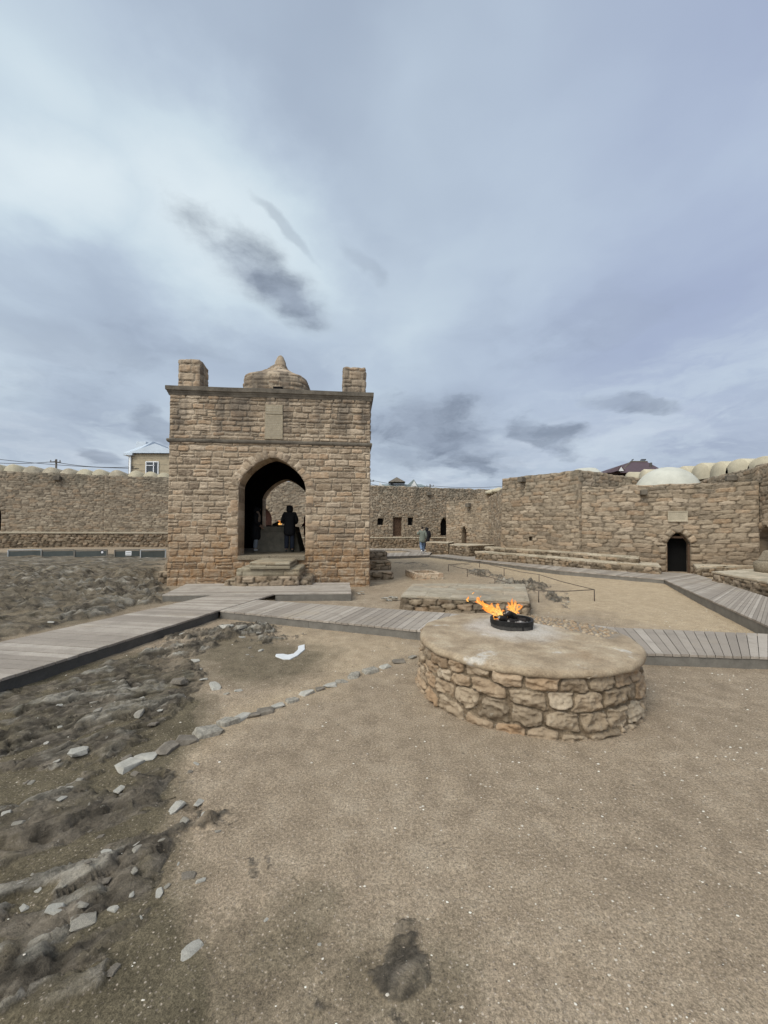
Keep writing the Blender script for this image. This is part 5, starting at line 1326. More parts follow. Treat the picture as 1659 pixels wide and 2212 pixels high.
def flame(label, tongues, loc):
    rg = random.Random(len(label)); mb = MB()
    o_v = []
    for path, r in tongues:
        pts = [fl(*p) if len(p) == 3 else fl(p[0], p[1]) for p in path]; n = 14; cp = []; rd = []; r = r * 1.22
        for i in range(n + 1):
            t = i / n * (len(pts) - 1); k = min(int(t), len(pts) - 2); f_ = t - k
            p0, p1, p2, p3 = pts[max(k - 1, 0)], pts[k], pts[k + 1], pts[min(k + 2, len(pts) - 1)]
            c = .5 * ((2 * p1) + (p2 - p0) * f_ + (2 * p0 - 5 * p1 + 4 * p2 - p3) * f_ ** 2 + (-p0 + 3 * p1 - 3 * p2 + p3) * f_ ** 3)
            s_ = i / n; w = r * (.55 + 1.1 * s_ - .2) * (1 - s_ ** 3) + r * .12
            w *= rg.uniform(.72, 1.25); cp.append(c + Vector((rg.uniform(-1, 1), rg.uniform(-1, 1), rg.uniform(-1, 1))) * r * .28); rd.append(max(.002, w))
        rd[0] *= .4; rd[-1] = .002
        b = len(mb.v); mb.tube(cp, rd, 9, True, .75)
        for i in range(n + 1):
            for k in range(9): mb.c[b + i * 9 + k] = (i / n, 1, 0, 0)
    o = mb.build('flame', M['flame'], None, True, col=True, sub=1)
    tag(o, label, 'flame', 'flames of the fire altars'); return o
flame('large orange flame on the round altar blown to the left', [
    ([(860, 590, 4.56), (700, 470), (520, 370), (400, 290), (300, 180)], .020), ([(900, 600, 4.58), (760, 450), (600, 380), (450, 320), (270, 265)], .016), ([(840, 560, 4.6), (800, 440), (760, 360), (800, 315)], .020),
    ([(860, 600, 4.55), (700, 500), (560, 430), (430, 410)], .018), ([(820, 600, 4.6), (700, 430), (640, 350), (650, 305)], .015), ([(760, 590, 4.6), (650, 520), (540, 470), (460, 430)], .016), ([(700, 640, 4.52), (680, 600), (700, 520), (640, 460)], .010),
    ([(900, 620, 4.58), (860, 520), (870, 470), (930, 475)], .012), ([(560, 400, 4.58), (480, 320), (430, 245)], .011), ([(420, 340), (330, 250), (340, 190), (380, 215)], .013), ([(690, 650, 4.48), (760, 640), (810, 650)], .008), ([(980, 610, 4.50), (1010, 590), (1040, 590)], .007)], None)
flame('ragged orange flame rising at the right of the round altar fire', [
    ([(1170, 560, 4.66), (1130, 450), (1080, 330), (1095, 195)], .018), ([(1180, 560, 4.66), (1190, 420), (1220, 340), (1300, 370)], .016), ([(1150, 520, 4.66), (1060, 400), (1020, 340), (990, 285)], .014), ([(1120, 500, 4.64), (1040, 420), (960, 380)], .012), ([(1120, 470, 4.66), (1130, 380), (1160, 300), (1140, 230)], .016),
    ([(1130, 500), (1180, 500), (1250, 525)], .009), ([(1180, 470, 4.66), (1250, 420), (1310, 345)], .012), ([(1090, 500), (1010, 450), (985, 450)], .008)], None)
flame('tiny detached flame lick floating left of the large flame', [([(140, 270), (100, 230), (130, 190), (140, 145)], .009), ([(145, 265), (110, 255), (80, 230)], .006)], None)
flame('smallest faint flame wisp above the large flame', [([(215, 110), (235, 85), (265, 65)], .005)], None)
flame('thin short flame wisp between the large flame and the faint one', [([(390, 180), (400, 160), (412, 142)], .004)], None)
def tmpl_flame():
    mb = MB(); rg = random.Random(2); c = ALT_TOP + Vector((.02, -.35, .03))
    for k in range(7):
        x = rg.uniform(-.06, .06); p = c + Vector((x, rg.uniform(-.05, .05), 0)); h = rg.uniform(.10, .22)
        b = len(mb.v); mb.tube([p, p + Vector((-.02, 0, h * .35)), p + Vector((.02, 0, h * .7)), p + Vector((.0, 0, h))], [.02, .03, .02, .003], 8)
        for i in range(4):
            for j in range(8): mb.c[b + i * 8 + j] = (i / 3, 1, 0, 0)
    o = mb.build('flame', M['flame'], None, True, col=True, sub=1); tag(o, 'small orange flame burning on the grey altar inside the temple', 'flame', 'flames of the fire altars')
    log = MB()
    for k in range(4): log.tube([c + Vector((-.28 + k * .06, -.02 * k, .01 + .03 * k)), c + Vector((-.02 + k * .05, .05, .03 + .03 * k))], .035, 8)
    lo = log.build('firewood', M['char']); tag(lo, 'heap of black firewood beside the flame on the temple altar', 'firewood')
tmpl_flame()

# ------------------------------------------------------------------ railings, signs
def low_rail():
    pts = [(968.7, 1232.5), (1009.5, 1243.5), (1069, 1266), (1163.6, 1298.5), (1284, 1297), (1164.5, 1259), (1089, 1243), (1035.7, 1228.6)]
    P = []
    for px, py in pts:
        v = G(px, py, .05); P.append(Vector((v.x, v.y, gz(v.x, v.y))))
    root = empty('low_railing', tuple(P[3]), 'low rusty metal railing round the exposed rock behind the altar', 'railing')
    for p in P:
        mb = MB(); mb.tube([p - Vector((0, 0, .1)), p + Vector((0, 0, .275))], .013, 8); mb.build('post', M['rail'], root, True)
    for a, b in zip(P, P[1:] + P[:1]):
        mb = MB(); mid = (a + b) / 2 + Vector((0, 0, .275 - .025)); mb.tube([a + Vector((0, 0, .275)), mid, b + Vector((0, 0, .275))], .0095, 8); mb.build('rail', M['rail'], root, True)
low_rail()
def left_rail():
    f = lambda zx: zx * .42195 / 1.8228
    segs = [(78, 388, 513, 'steel'), (392, 692, 513, 'glasspane'), (698, 1000, 512, 'glasspane'), (1072, 1308, 512, 'glasspane'), (1314, 1545, 511, 'steel')]
    for i, (a, b, yt, mt) in enumerate(segs):
        yd = 20.0; pa, pb = Y(f(a), 1188.5, yd), Y(f(b), 1188.5, yd + .6); zt = pa.z; ga, gb = gz(pa.x, pa.y), gz(pb.x, pb.y)
        lab = ['low barrier panel with pale frame at the far left end of the rocky ground', 'low smoked barrier panel, second from the left end of the row', 'low barrier panel carrying the square sign with the round mark', 'low barrier panel carrying the wide white notice', 'low pale framed barrier panel next to the temple corner'][i]
        root = empty('barrier_panel', (pa.x, pa.y, ga), lab, 'barrier', 'low barrier panels on the rocky ground')
        za = min(ga, gb) - .1
        for p in (pa, pb):
            mb = MB(); mb.box((p.x, p.y, (zt + za) / 2), .045, .045, zt - za); mb.build('post', M[mt if mt == 'steel' else 'fascia_l'], root)
        d = (pb - pa).normalized(); mb = MB(); mb.tube([Vector((pa.x, pa.y, zt)), Vector((pb.x, pb.y, zt))], .028, 6); mb.build('top_rail', M['steel' if i in (0, 4) else 'fascia_l'], root)
        mb = MB(); p, q = Vector((pa.x, pa.y, zt - .05)) + d * .03, Vector((pb.x, pb.y, zt - .05)) - d * .03; n = Vector((-d.y, d.x, 0)) * .006; zl = za + .1
        mb.hexa([(p - n).to_tuple()[:2] + (zl,), (q - n).to_tuple()[:2] + (zl,), (q + n).to_tuple()[:2] + (zl,), (p + n).to_tuple()[:2] + (zl,), p - n, q - n, q + n, p + n]); mb.build('panel', M['glasspane'], root)
    for x0, x1, y0, y1, lab in ((942, 974, 515, 545, 'small square white sign with a black ring on the barrier'), (1172, 1232, 520, 560, 'wide white notice with faint lines of text on the barrier')):
        A, B = Y(f(x0), (1950 + y0 * .42195) / 1.8228, 19.85), Y(f(x1), (1950 + y1 * .42195) / 1.8228, 19.9)
        root = empty('sign', (A.x, A.y, B.z), lab, 'sign'); mb = MB(); mb.box(((A.x + B.x) / 2, A.y, (A.z + B.z) / 2), B.x - A.x, .02, A.z - B.z); mb.build('board', M['sign'], root)
        mb = MB(); c = Vector(((A.x + B.x) / 2, A.y - .014, (A.z + B.z) / 2))
        if x0 == 942:
            ps = [c + Vector((.085 * math.cos(t), 0, .085 * math.sin(t))) for t in np.linspace(0, 2 * math.pi, 17)]; mb.tube(ps, .02, 6); mb.build('mark', M['ink'], root)
        else:
            for k in range(4): mb.box((c.x, c.y, A.z - .07 - k * .09), (B.x - A.x) * (.8 if k < 3 else .5), .006, .022)
            mb.build('text_lines', M['fascia_l'], root)
left_rail()

# ------------------------------------------------------------------ loose stones
M['loose'] = stone_mat('loose stone', [(.20, .18, .15), (.36, .33, .28), (.46, .43, .37)], (.3, .27, .22), stain=(.12, .10, .08), stain_amt=.6)
M['palestone'] = plain('pale limestone', (.36, .335, .285), .16, 14, .9, .6, 0, .2, .01)
M['darkstone'] = plain('dark weathered stone', (.17, .145, .115), .25, 12, .92, .6, 0, .15, .01)
def stone_mesh(name, sx, sy, sz, seed, mat):
    rg = random.Random(seed); bm = bmesh.new()
    for _ in range(24):
        v = Vector((rg.gauss(0, 1), rg.gauss(0, 1), rg.gauss(0, 1))).normalized(); v = Vector([abs(c) ** .55 * (1 if c > 0 else -1) for c in v]) * rg.uniform(.75, 1.05)
        bm.verts.new((v.x * sx / 2, v.y * sy / 2, v.z * sz / 2))
    bmesh.ops.convex_hull(bm, input=bm.verts)
    for v in [v for v in bm.verts if not v.link_faces]: bm.verts.remove(v)
    me = bpy.data.meshes.new(name); bm.to_mesh(me); bm.free(); me.materials.append(M[mat]); return me
KERB = [(280, 1649, 54, 'palestone', 'pale jagged slab nearest the viewer in the kerb of stones'), (316, 1631, 52, 'palestone', 'whitest flat stone in the kerb line, beside the dark outcrop'), (362, 1614, 58, 'darkstone', 'dark low stone just behind the whitest kerb stone'), (402, 1596, 66, 'darkstone', 'long dark brown kerb stone at the outcrop end'),
        (449, 1577, 70, 'loose', 'large light grey split stone in the kerb line'), (495, 1557, 52, 'loose', 'wedge shaped grey kerb stone after the large split one'), (522, 1545, 38, 'palestone', 'pale flat kerb stone overlapping the wedge stone'), (549, 1541, 30, 'darkstone', 'small squarish dark kerb stone beside the pale flat one'), (574, 1533, 40, 'darkstone', 'flat brown kerb stone before the white topped one'),
        (600, 1523, 36, 'palestone', 'white topped kerb stone left of the middle of the line'), (632, 1510, 36, 'loose', 'thin grey kerb stone at the middle of the line'), (663, 1495, 38, 'palestone', 'pale thick kerb stone standing proud past the middle of the line'), (690, 1486, 26, 'darkstone', 'low dark kerb stone half sunk after the thick pale one'), (713, 1478, 34, 'palestone', 'pale flat kerb stone halfway towards the round altar'), (738, 1469, 28, 'loose', 'small grey kerb stone following the halfway pale one'),
        (765, 1458, 40, 'loose', 'wide grey kerb slab on the stretch near the round altar'), (800, 1447, 36, 'loose', 'low tilted kerb slab past the wide grey one'), (832, 1437, 36, 'palestone', 'light kerb stone third from the round altar'), (862, 1427, 32, 'darkstone', 'brown kerb stone second from the round altar'), (890, 1417, 28, 'loose', 'last kerb stone touching the round altar')]
for i, (px, py, wpx, mt, lab) in enumerate(KERB):
    v = G(px, py, .02); w = wpx / FPX * v.y * (.90 + .22 * random.Random(i + 70).random()); a = .7 + random.Random(i).uniform(-.65, .65)
    me = stone_mesh('kerb_stone', w, w * random.Random(i + 40).uniform(.62, .85), w * (.28 if mt == 'palestone' else .30), 900 + i, mt)
    o = bpy.data.objects.new('kerb_stone', me); put(o); o.location = (v.x, v.y, gz(v.x, v.y) + w * .035); o.rotation_euler = (random.Random(i * 3).uniform(-.12, .12), random.Random(i * 5).uniform(-.12, .12), a)
    tag(o, lab, 'stone', 'stones edging the gravel left of the altar')
# loose stones strewn over the outcrop
protos = [stone_mesh('loose_stone', 1, .7, .32, 700 + k, ('palestone', 'loose', 'palestone', 'darkstone')[k % 4]) for k in range(8)]
LOOSE = [(525, 1373, 22), (560, 1368, 14), (590, 1378, 10), (540, 1397, 16), (565, 1401, 20), (535, 1411, 10), (515, 1489, 20), (545, 1415, 9), (420, 1425, 26), (430, 1445, 20), (440, 1465, 18), (385, 1478, 44), (465, 1480, 40), (490, 1495, 16), (360, 1365, 24), (400, 1352, 30), (488, 1362, 40), (520, 1365, 30), (425, 1645, 18), (410, 1662, 16), (380, 1740, 40), (398, 1772, 36), (440, 1760, 14),
         (200, 1600, 50), (170, 1630, 40), (60, 1420, 20), (110, 1350, 14), (408, 1884, 36), (433, 1895, 22), (185, 1975, 60), (118, 1962, 40), (225, 1897, 30), (345, 1920, 30), (362, 1906, 16), (415, 2038, 48), (245, 2085, 34), (230, 1845, 26), (290, 1885, 20), (575, 1975, 12), (330, 1562, 24), (345, 1535, 18), (300, 1545, 30), (250, 1475, 20), (375, 1400, 22), (395, 1375, 16), (470, 1790, 16), (690, 2025, 10), (300, 1720, 20), (145, 1700, 24), (40, 1790, 26), (695, 2085, 7), (190, 1880, 16), (80, 1915, 18)]
_r = random.Random(19)
for _ in range(46):
    a_ = _r.random(); px = _r.uniform(10, 440); py = _r.uniform(1470, 2130)
    v_ = G(px, py, 0)
    if pip(ROCKS[1][0], np.array([v_.x]), np.array([v_.y]))[0] or pip(ROCKS[2][0], np.array([v_.x]), np.array([v_.y]))[0]: LOOSE.append((px, py, _r.uniform(9, 30)))
for i, (px, py, wpx) in enumerate(LOOSE):
    v = G(px, py, .02); w = wpx / FPX * v.y; o = bpy.data.objects.new('loose_stone', protos[i % 8]); put(o)
    o.scale = (w, w * random.Random(i).uniform(.7, 1.1), w * random.Random(i + 9).uniform(.6, 1.0)); o.location = (v.x, v.y, gz(v.x, v.y) + w * .02); o.rotation_euler = (random.Random(i).uniform(-.2, .2), random.Random(i + 2).uniform(-.2, .2), random.Random(i + 4).uniform(0, 6.2))
    tag(o, 'small loose stone lying on the rocky ground left of the gravel', 'stone', 'loose stones strewn over the rocky ground')
def rubble_heap(px, py, wpx, n, label, seed):
    v = G(px, py, 0); root = empty('rubble_heap', (v.x, v.y, gz(v.x, v.y)), label, 'rubble'); rg = random.Random(seed); W_ = wpx / FPX * v.y
    for k in range(n):
        w = W_ * rg.uniform(.22, .42); me = stone_mesh('slab', w, w * .6, w * .22, seed * 50 + k, 'palestone' if rg.random() < .4 else 'loose')
        o = bpy.data.objects.new('slab', me); put(o, root); o.location = (rg.uniform(-.38, .38) * W_, rg.uniform(-.3, .3) * W_, .02 + .03 * (k % 3)); o.rotation_euler = (rg.uniform(-.1, .1), rg.uniform(-.1, .1), rg.uniform(-.3, .3))
rubble_heap(841, 1296, 38, 9, 'small heap of flat pale slabs in front of the wide platform', 3)
rubble_heap(777, 1279, 26, 6, 'few flat slabs lying by the right temple corner', 4)
rubble_heap(1222, 1311, 22, 7, 'stacked flat slabs behind the right edge of the round altar', 5)
def white_patch():  # sky reflection of a puddle, painted as a flat white piece
    pts = [(594.6, 1418), (596.5, 1415), (612, 1414.5), (622, 1416.5), (634, 1414), (643.5, 1405), (644, 1397.5), (658, 1394), (658.6, 1404.7), (642.5, 1418), (627, 1425.8), (612, 1425.8), (596.5, 1420)]
    P = [G(px, py, .0) for px, py in pts]; z = max(gz(p.x, p.y) for p in P) + .012; c = sum((p for p in P), Vector()) / len(P)
    mb = MB(); mb.prism([(p.x, p.y) for p in P][::-1], z - .06, z); o = mb.build('puddle_reflection', M['whitepatch'], None, bevel=.006); tag(o, 'bright white curved fragment lying on the damp ground before the boardwalk', 'fragment')
white_patch()
def chips():
    rg = np.random.default_rng(4); n = 26000; out = []
    y = 1.1 + rg.random(n) ** 1.6 * 7.5; x = (rg.random(n) - .42) * (y * 2.2 + .6)
    keep = (rg.random(n) < np.clip(.25 + (x + .4) * .5, .12, 1)) & ((x - AC.x) ** 2 + (y - AC.y) ** 2 > 1.6)
    x, y = x[keep], y[keep]; n = len(x)
    z = base_z(x, y) + ground_fields(x, y)[1]; s_ = (rg.random(n) ** 5 * .0085 + .0016) * np.clip(y / 2.6, .8, 1.5); t = rg.random(n) * 6.28; e = .4 + .6 * rg.random(n)
    V = np.zeros((n, 6, 3))
    for k in range(5):
        a = t + k * 2 * math.pi / 5; r = s_ * (.7 + .5 * rg.random(n)); V[:, k, 0] = x + r * np.cos(a); V[:, k, 1] = y + r * e * np.sin(a); V[:, k, 2] = z + .0005
    V[:, 5] = np.stack([x, y, z + s_ * .55], 1)
    b = np.arange(n)[:, None] * 6
    F = np.concatenate([b + np.array([[k, (k + 1) % 5, 5]]) for k in range(5)])
    m, T, bs = new_mat('shell chips'); ri = T.add('ShaderNodeAttribute', attribute_name='col'); T.set(bs.inputs['Base Color'], T.ramp(ri.outputs['Fac'], [(0, (.10, .08, .06)), (.35, (.26, .20, .145)), (.6, (.40, .33, .25)), (.8, (.58, .52, .43)), (1, (.72, .68, .58))]))
    tone = np.repeat(rg.random(n), 6)
    o = mesh_obj('gravel_chips', V.reshape(-1, 3), F, m, None, np.stack([tone] * 3 + [tone * 0 + 1], 1)); tag(o, 'tiny white and dark gravel chips scattered over the brown court', 'gravel', kind='stuff')
chips()

# stone trough at the right edge
def trough():
    v = Y(1662, 1200, 11.4); root = empty('stone_trough', (v.x, v.y, .5), 'rounded grey stone trough holding a wedge block at the right edge', 'trough')
    mb = MB(); mb.tube([(v.x, v.y, .50), (v.x, v.y, .56), (v.x, v.y, .80), (v.x, v.y, .86)], [.24, .34, .36, .30], 14); mb.build('bowl', M['flag'], root, True)
    mb = MB(); c = Vector((v.x + .03, v.y, .86)); mb.hexa([c + Vector(p) for p in ((-.22, -.2, 0), (.25, -.2, 0), (.25, .2, 0), (-.22, .2, 0), (-.1, -.12, .30), (.2, -.12, .34), (.2, .12, .34), (-.1, .12, .3))]); mb.build('wedge', M['flag'], root, bevel=.03)
trough()

# ------------------------------------------------------------------ houses and poles beyond
def house_left():
    y = 40.0; root = empty('house', tuple(Y(275, 1020, y))[:2] + (0,), 'beige stone house with pale metal hipped roof rising behind the left wall', 'house')
    xl, xr = Y(278, 1000, y).x, Y(420, 1000, y).x; ze = zat(300, 980, y); mb = MB(); mb.box(((xl + xr) / 2, y + 5, ze / 2), xr - xl, 10, ze); mb.build('wall', M['housewall'], root)
    mb = MB()
    for k in range(9): mb.box(((xl + xr) / 2, y - .012, ze - .5 - k * .62), xr - xl, .02, .03)
    mb.build('stone_joint', M['stonecap'], root)
    zr = zat(331, 953.7, y + 4); xrd = Y(331, 953, y + 4).x; o_ = .35
    mb = MB(); A = [(xl - o_, y - o_, ze), (xrd * 2 - xl + o_, y - o_, ze), (xrd * 2 - xl + o_, y + 10, ze), (xl - o_, y + 10, ze), (xrd, y + 4, zr), (xrd, y + 7, zr)]
    mb.add(A + [(a[0], a[1], a[2] - .22) for a in A[:4]], [(0, 1, 4), (1, 2, 5, 4), (2, 3, 5), (3, 0, 4, 5), (0, 6, 7, 1), (1, 7, 8, 2), (2, 8, 9, 3), (3, 9, 6, 0), (9, 8, 7, 6)]); rf = mb.build('roof', M['metalroof'], root)
    mb = MB(); x2 = Y(361, 953, y + 3).x; zg = zat(365, 958, y - .3); mb.add([(x2 - 2.2, y - .3, ze + .01), (x2 + 3, y - .3, ze + .01), (x2 + .6, y - .3, zg), (x2 - 2.2, y + 6, ze + .01), (x2 + 3, y + 6, ze + .01), (x2 + .6, y + 6, zg)], [(0, 1, 2), (1, 4, 5, 2), (3, 0, 2, 5), (4, 3, 5)]); mb.build('gable', M['metalroof'], rf)
    mb = MB(); c = Y(308, 958, y + 5); mb.box((c.x, c.y, c.z - .5), 1.1, .6, 1.3); mb.build('chimney', M['metalroof'], rf)
    a, b = Y(315, 1026, y), Y(343.6, 997, y); f = MB(); w, h = b.x - a.x, b.z - a.z; cx, cz = (a.x + b.x) / 2, (a.z + b.z) / 2
    pn = None; fm = MB(); fw = .09
    for x, z, ww, hh in ((cx, a.z + fw / 2, w, fw), (cx, b.z - fw / 2, w, fw), (a.x + fw / 2, cz, fw, h - 2 * fw), (b.x - fw / 2, cz, fw, h - 2 * fw), (cx + .12 * w, cz, fw, h - 2 * fw), (cx - .17, cz + .2 * h, w - .5, fw * .8)): fm.box((x, y - .05, z), ww, .1, hh)
    wn = fm.build('window', M['frame'], root); mb = MB(); mb.box((cx, y - .02, cz), w - .06, .03, h - .06); mb.build('pane', M['pane'], wn)
    mb = MB(); p = Y(283, 1000, y); mb.tube([(p.x, y - .12, ze - .25), (p.x, y - .12, 3)], .09, 8); mb.build('downpipe', M['frame'], root, True)
house_left()
def house_mid():
    y = 56.0; P = lambda px, py, dy=0: Y(px, py, y + dy)
    x = lambda px, dy=0: P(px, 1000, dy).x; z = lambda py, dy=0: zat(860, py, y + dy)
    root = empty('house', (x(860), y, 0), 'low house with grey green metal roofs and a white gable behind the middle wall', 'house')
    mb = MB(); mb.box((x(875), y + 5, z(1052) / 2), x(930) - x(812), 9, z(1052)); mb.build('wall', M['whitewall'], root)
    def gable(px0, px1, pyr, pye, dy, name, mat, apex=None):
        a0, a1 = x(px0, dy), x(px1, dy); ap = x(apex or (px0 + px1) / 2, dy); ze, zr = z(pye, dy), z(pyr, dy)
        mb = MB(); V = [(a0, y + dy, ze), (a1, y + dy, ze), (ap, y + dy, zr), (a0, y + dy + 8, ze), (a1, y + dy + 8, ze), (ap, y + dy + 8, zr)]
        mb.add(V, [(0, 1, 2), (1, 4, 5, 2), (3, 0, 2, 5), (4, 3, 5), (0, 3, 4, 1)]); return mb.build(name, mat, root)
    mb = MB(); a, b = x(816), x(930); mb.add([(a, y, z(1053)), (b, y, z(1053)), (b - 1.0, y + 4, z(1038.5)), (a + .6, y + 4, z(1038.5)), (a, y + 9, z(1053)), (b, y + 9, z(1053))], [(0, 1, 2, 3), (1, 5, 2), (5, 4, 3, 2), (4, 0, 3), (0, 4, 5, 1)]); mb.build('roof', M['greyroof'], root)
    g = gable(873, 906, 1035, 1054, -.8, 'gable_roof', M['greyroof'], 894)
    gable(885, 903, 1038.5, 1054, -.85, 'gable', M['whitewall'], 895)
    gable(818, 832, 1042, 1053, -.6, 'gable_end', M['whitewall'], 820)
    mb = MB(); c = P(857, 1030, 3); r = 18 / 845 * 59; zb = z(1043, 3); zt = z(1030.5, 3)
    mb.add([(c.x - r, c.y - r, zb), (c.x + r, c.y - r, zb), (c.x + r, c.y + r, zb), (c.x - r, c.y + r, zb), (c.x, c.y, zt)], [(0, 1, 4), (1, 2, 4), (2, 3, 4), (3, 0, 4), (3, 2, 1, 0)]); mb.build('tiled_turret', M['trim'], root)
house_mid()
def house_right():
    y = 46.0; root = empty('house', tuple(Y(1365, 1030, y))[:2] + (0,), 'house with dark purple brown tiled hipped roof behind the right range', 'house')
    x = lambda px, dy=0: Y(px, 1000, y + dy).x; z = lambda py, dy=0: zat(1365, py, y + dy)
    mb = MB(); mb.box((x(1370), y + 5, z(1030) / 2), x(1425) - x(1320), 9, z(1030)); mb.build('wall', M['housewall'], root)
    mb = MB(); a, b = x(1311), x(1442); ze, zr = z(1021), z(997.5, 4)
    mb.add([(a, y, ze), (b, y, ze), (x(1398, 4), y + 4, zr), (x(1363, 4), y + 4, zr), (a, y + 10, ze), (b, y + 10, ze)], [(0, 1, 2, 3), (1, 5, 2), (5, 4, 3, 2), (4, 0, 3), (0, 4, 5, 1)]); rf = mb.build('roof', M['purpleroof'], root)
    mb = MB(); mb.add([(x(1320), y - 1.2, z(1021)), (x(1338), y - 1.2, z(1021)), (x(1328), y - 1.2, z(1008.5)), (x(1320), y + 3, z(1021)), (x(1338), y + 3, z(1021)), (x(1340), y + 3, z(1008.5))], [(0, 1, 2), (1, 4, 5, 2), (3, 0, 2, 5)]); mb.build('gable', M['purpleroof'], rf)
    mb = MB(); mb.add([(x(1323), y - 1.25, z(1021)), (x(1334), y - 1.25, z(1021)), (x(1328), y - 1.25, z(1012.5)), (x(1323), y - 1.2, z(1021)), (x(1334), y - 1.2, z(1021)), (x(1328), y - 1.2, z(1012.5))], [(0, 1, 2), (5, 4, 3), (0, 3, 4, 1), (1, 4, 5, 2), (2, 5, 3, 0)]); mb.build('gable_front', M['whitewall'], rf)
    mb = MB(); c = Y(1406, 1010, y + 2); mb.tube([(c.x, c.y, z(1022)), (c.x, c.y, zat(1406, 999.5, y + 2))], .14, 10); mb.build('chimney_pipe', M['fascia'], rf)
    mb = MB(); mb.tube([(x(1342), y + .3, z(1020.4)), (x(1363, 4), y + 4, zr + .03)], .09, 6); mb.tube([(x(1362.5, 4), y + 4, zr + .03), (x(1398.5, 4), y + 4, zr + .03)], .09, 6); mb.build('ridge', M['trim'], rf)
    for k, px in enumerate((1366, 1385, 1388, 1391, 1393)):
        p = Y(px, 996, y + 4); o = MB(); o.tube([(p.x - .13, p.y, zr + .16), (p.x - .05, p.y, zr + .22), (p.x + .05, p.y, zr + .24), (p.x + .12, p.y, zr + .34), (p.x + .17, p.y, zr + .33)], [.02, .07, .075, .05, .015], 8)
        o.tube([(p.x, p.y, zr + .08), (p.x, p.y, zr + .2)], .015, 5); b_ = o.build('bird', M['ink'], None, True); tag(b_, 'small dark bird perched on the ridge of the purple roof', 'bird', 'birds on the purple roof ridge')
house_right()
def pole(px, pyt, y, label):
    p = Y(px, pyt, y); root = empty('utility_pole', (p.x, p.y, 0), label, 'utility pole'); mb = MB(); mb.tube([(p.x, p.y, 0), (p.x, p.y, p.z)], [.12, .08], 10); mb.build('pole', M['pole'], root, True)
    mb = MB(); mb.box((p.x, p.y - .1, p.z - .3), 1.1, .06, .07); mb.build('crossarm', M['pole'], root)
    for k in (-.45, 0, .45): mb = MB(); mb.tube([(p.x + k, p.y - .1, p.z - .26), (p.x + k, p.y - .1, p.z - .1)], .04, 6); mb.build('insulator', M['trim'], root)
    return p
pa = pole(121.6, 992, 38, 'utility pole poking above the left courtyard wall'); pb = pole(799.5, 1035, 52, 'utility pole seen just right of the temple'); pc = pole(929, 1046, 54, 'thin pole at the right end of the grey roofed house')
def wires(pts, label):
    mb = MB()
    for a, b in pts:
        a, b = Vector(a), Vector(b); n = 14; mb.tube([a.lerp(b, i / n) - Vector((0, 0, .25 * (1 - (2 * i / n - 1) ** 2))) for i in range(n + 1)], .028, 5)
    o = mb.build('power_lines', M['wire']); tag(o, label, 'wires')
wires([(Y(-60, 995, 38), pa + Vector((0, 0, -.2))), (Y(-60, 985, 38), Y(300, 1012, 40)), (pa + Vector((0, 0, -.3)), Y(290, 1008, 40))], 'thin power lines crossing above the left courtyard wall')
wires([(pb + Vector((0, 0, -.1)), pc + Vector((0, 0, -.3))), (pc + Vector((0, 0, -.2)), Y(1090, 1050, 55)), (pb + Vector((0, 0, -.6)), Y(860, 1048, 55))], 'thin power lines sagging above the middle courtyard wall')

# ------------------------------------------------------------------ people
def skin_obj(name, chains, mat, parent, sub=2, k=1.0):
    """chains: lists of (point, radius or (rx,ry)); equal points are shared"""
    V, E, Rr, ix = [], [], [], {}
    for ch in chains:
        prev = None
        for p, r in ch:
            key = tuple(round(c, 4) for c in p)
            if key not in ix: ix[key] = len(V); V.append(p); Rr.append(r if hasattr(r, '__len__') else (r, r))
            i = ix[key]
            if prev is not None and prev != i: E.append((prev, i))
            prev = i
    me = bpy.data.meshes.new(name); me.from_pydata(V, E, []); me.materials.append(mat)
    o = put(bpy.data.objects.new(name, me), parent)
    m = o.modifiers.new('skin', 'SKIN'); m.use_smooth_shade = True; m.branch_smoothing = .4
    sv = me.skin_vertices[0].data
    for i, r in enumerate(Rr): sv[i].radius = (r[0] * k, r[1] * k); sv[i].use_root = i == 0
    s_ = o.modifiers.new('subsurf', 'SUBSURF'); s_.levels = s_.render_levels = sub
    return o
def hand(wr, d, side, curl=.5):
    """palm and five fingers; d: pointing direction, side: direction to the thumb"""
    wr, d, side = Vector(wr), Vector(d).normalized(), Vector(side).normalized(); side = (side - d * side.dot(d)).normalized(); nrm = d.cross(side)
    palm = wr + d * .055; ch = [[(tuple(wr), .024), (tuple(palm), (.028, .018))]]
    for k, (o_, L) in enumerate(((.026, .072), (.009, .082), (-.009, .076), (-.026, .060))):
        b = palm + side * o_ + d * .035; m1 = b + d * L * .45 + nrm * .012 * curl; t = m1 + d * L * .45 * (1 - .4 * curl) + nrm * .03 * curl
        ch.append([(tuple(palm), (.028, .018)), (tuple(b), .0095), (tuple(m1), .0085), (tuple(t), .007)])
    tb = wr + d * .03 + side * .032; t1 = tb + d * .03 + side * .018; t2 = t1 + d * .026 + nrm * .008
    ch.append([(tuple(palm), (.028, .018)), (tuple(tb), .012), (tuple(t1), .0095), (tuple(t2), .0075)])
    return ch
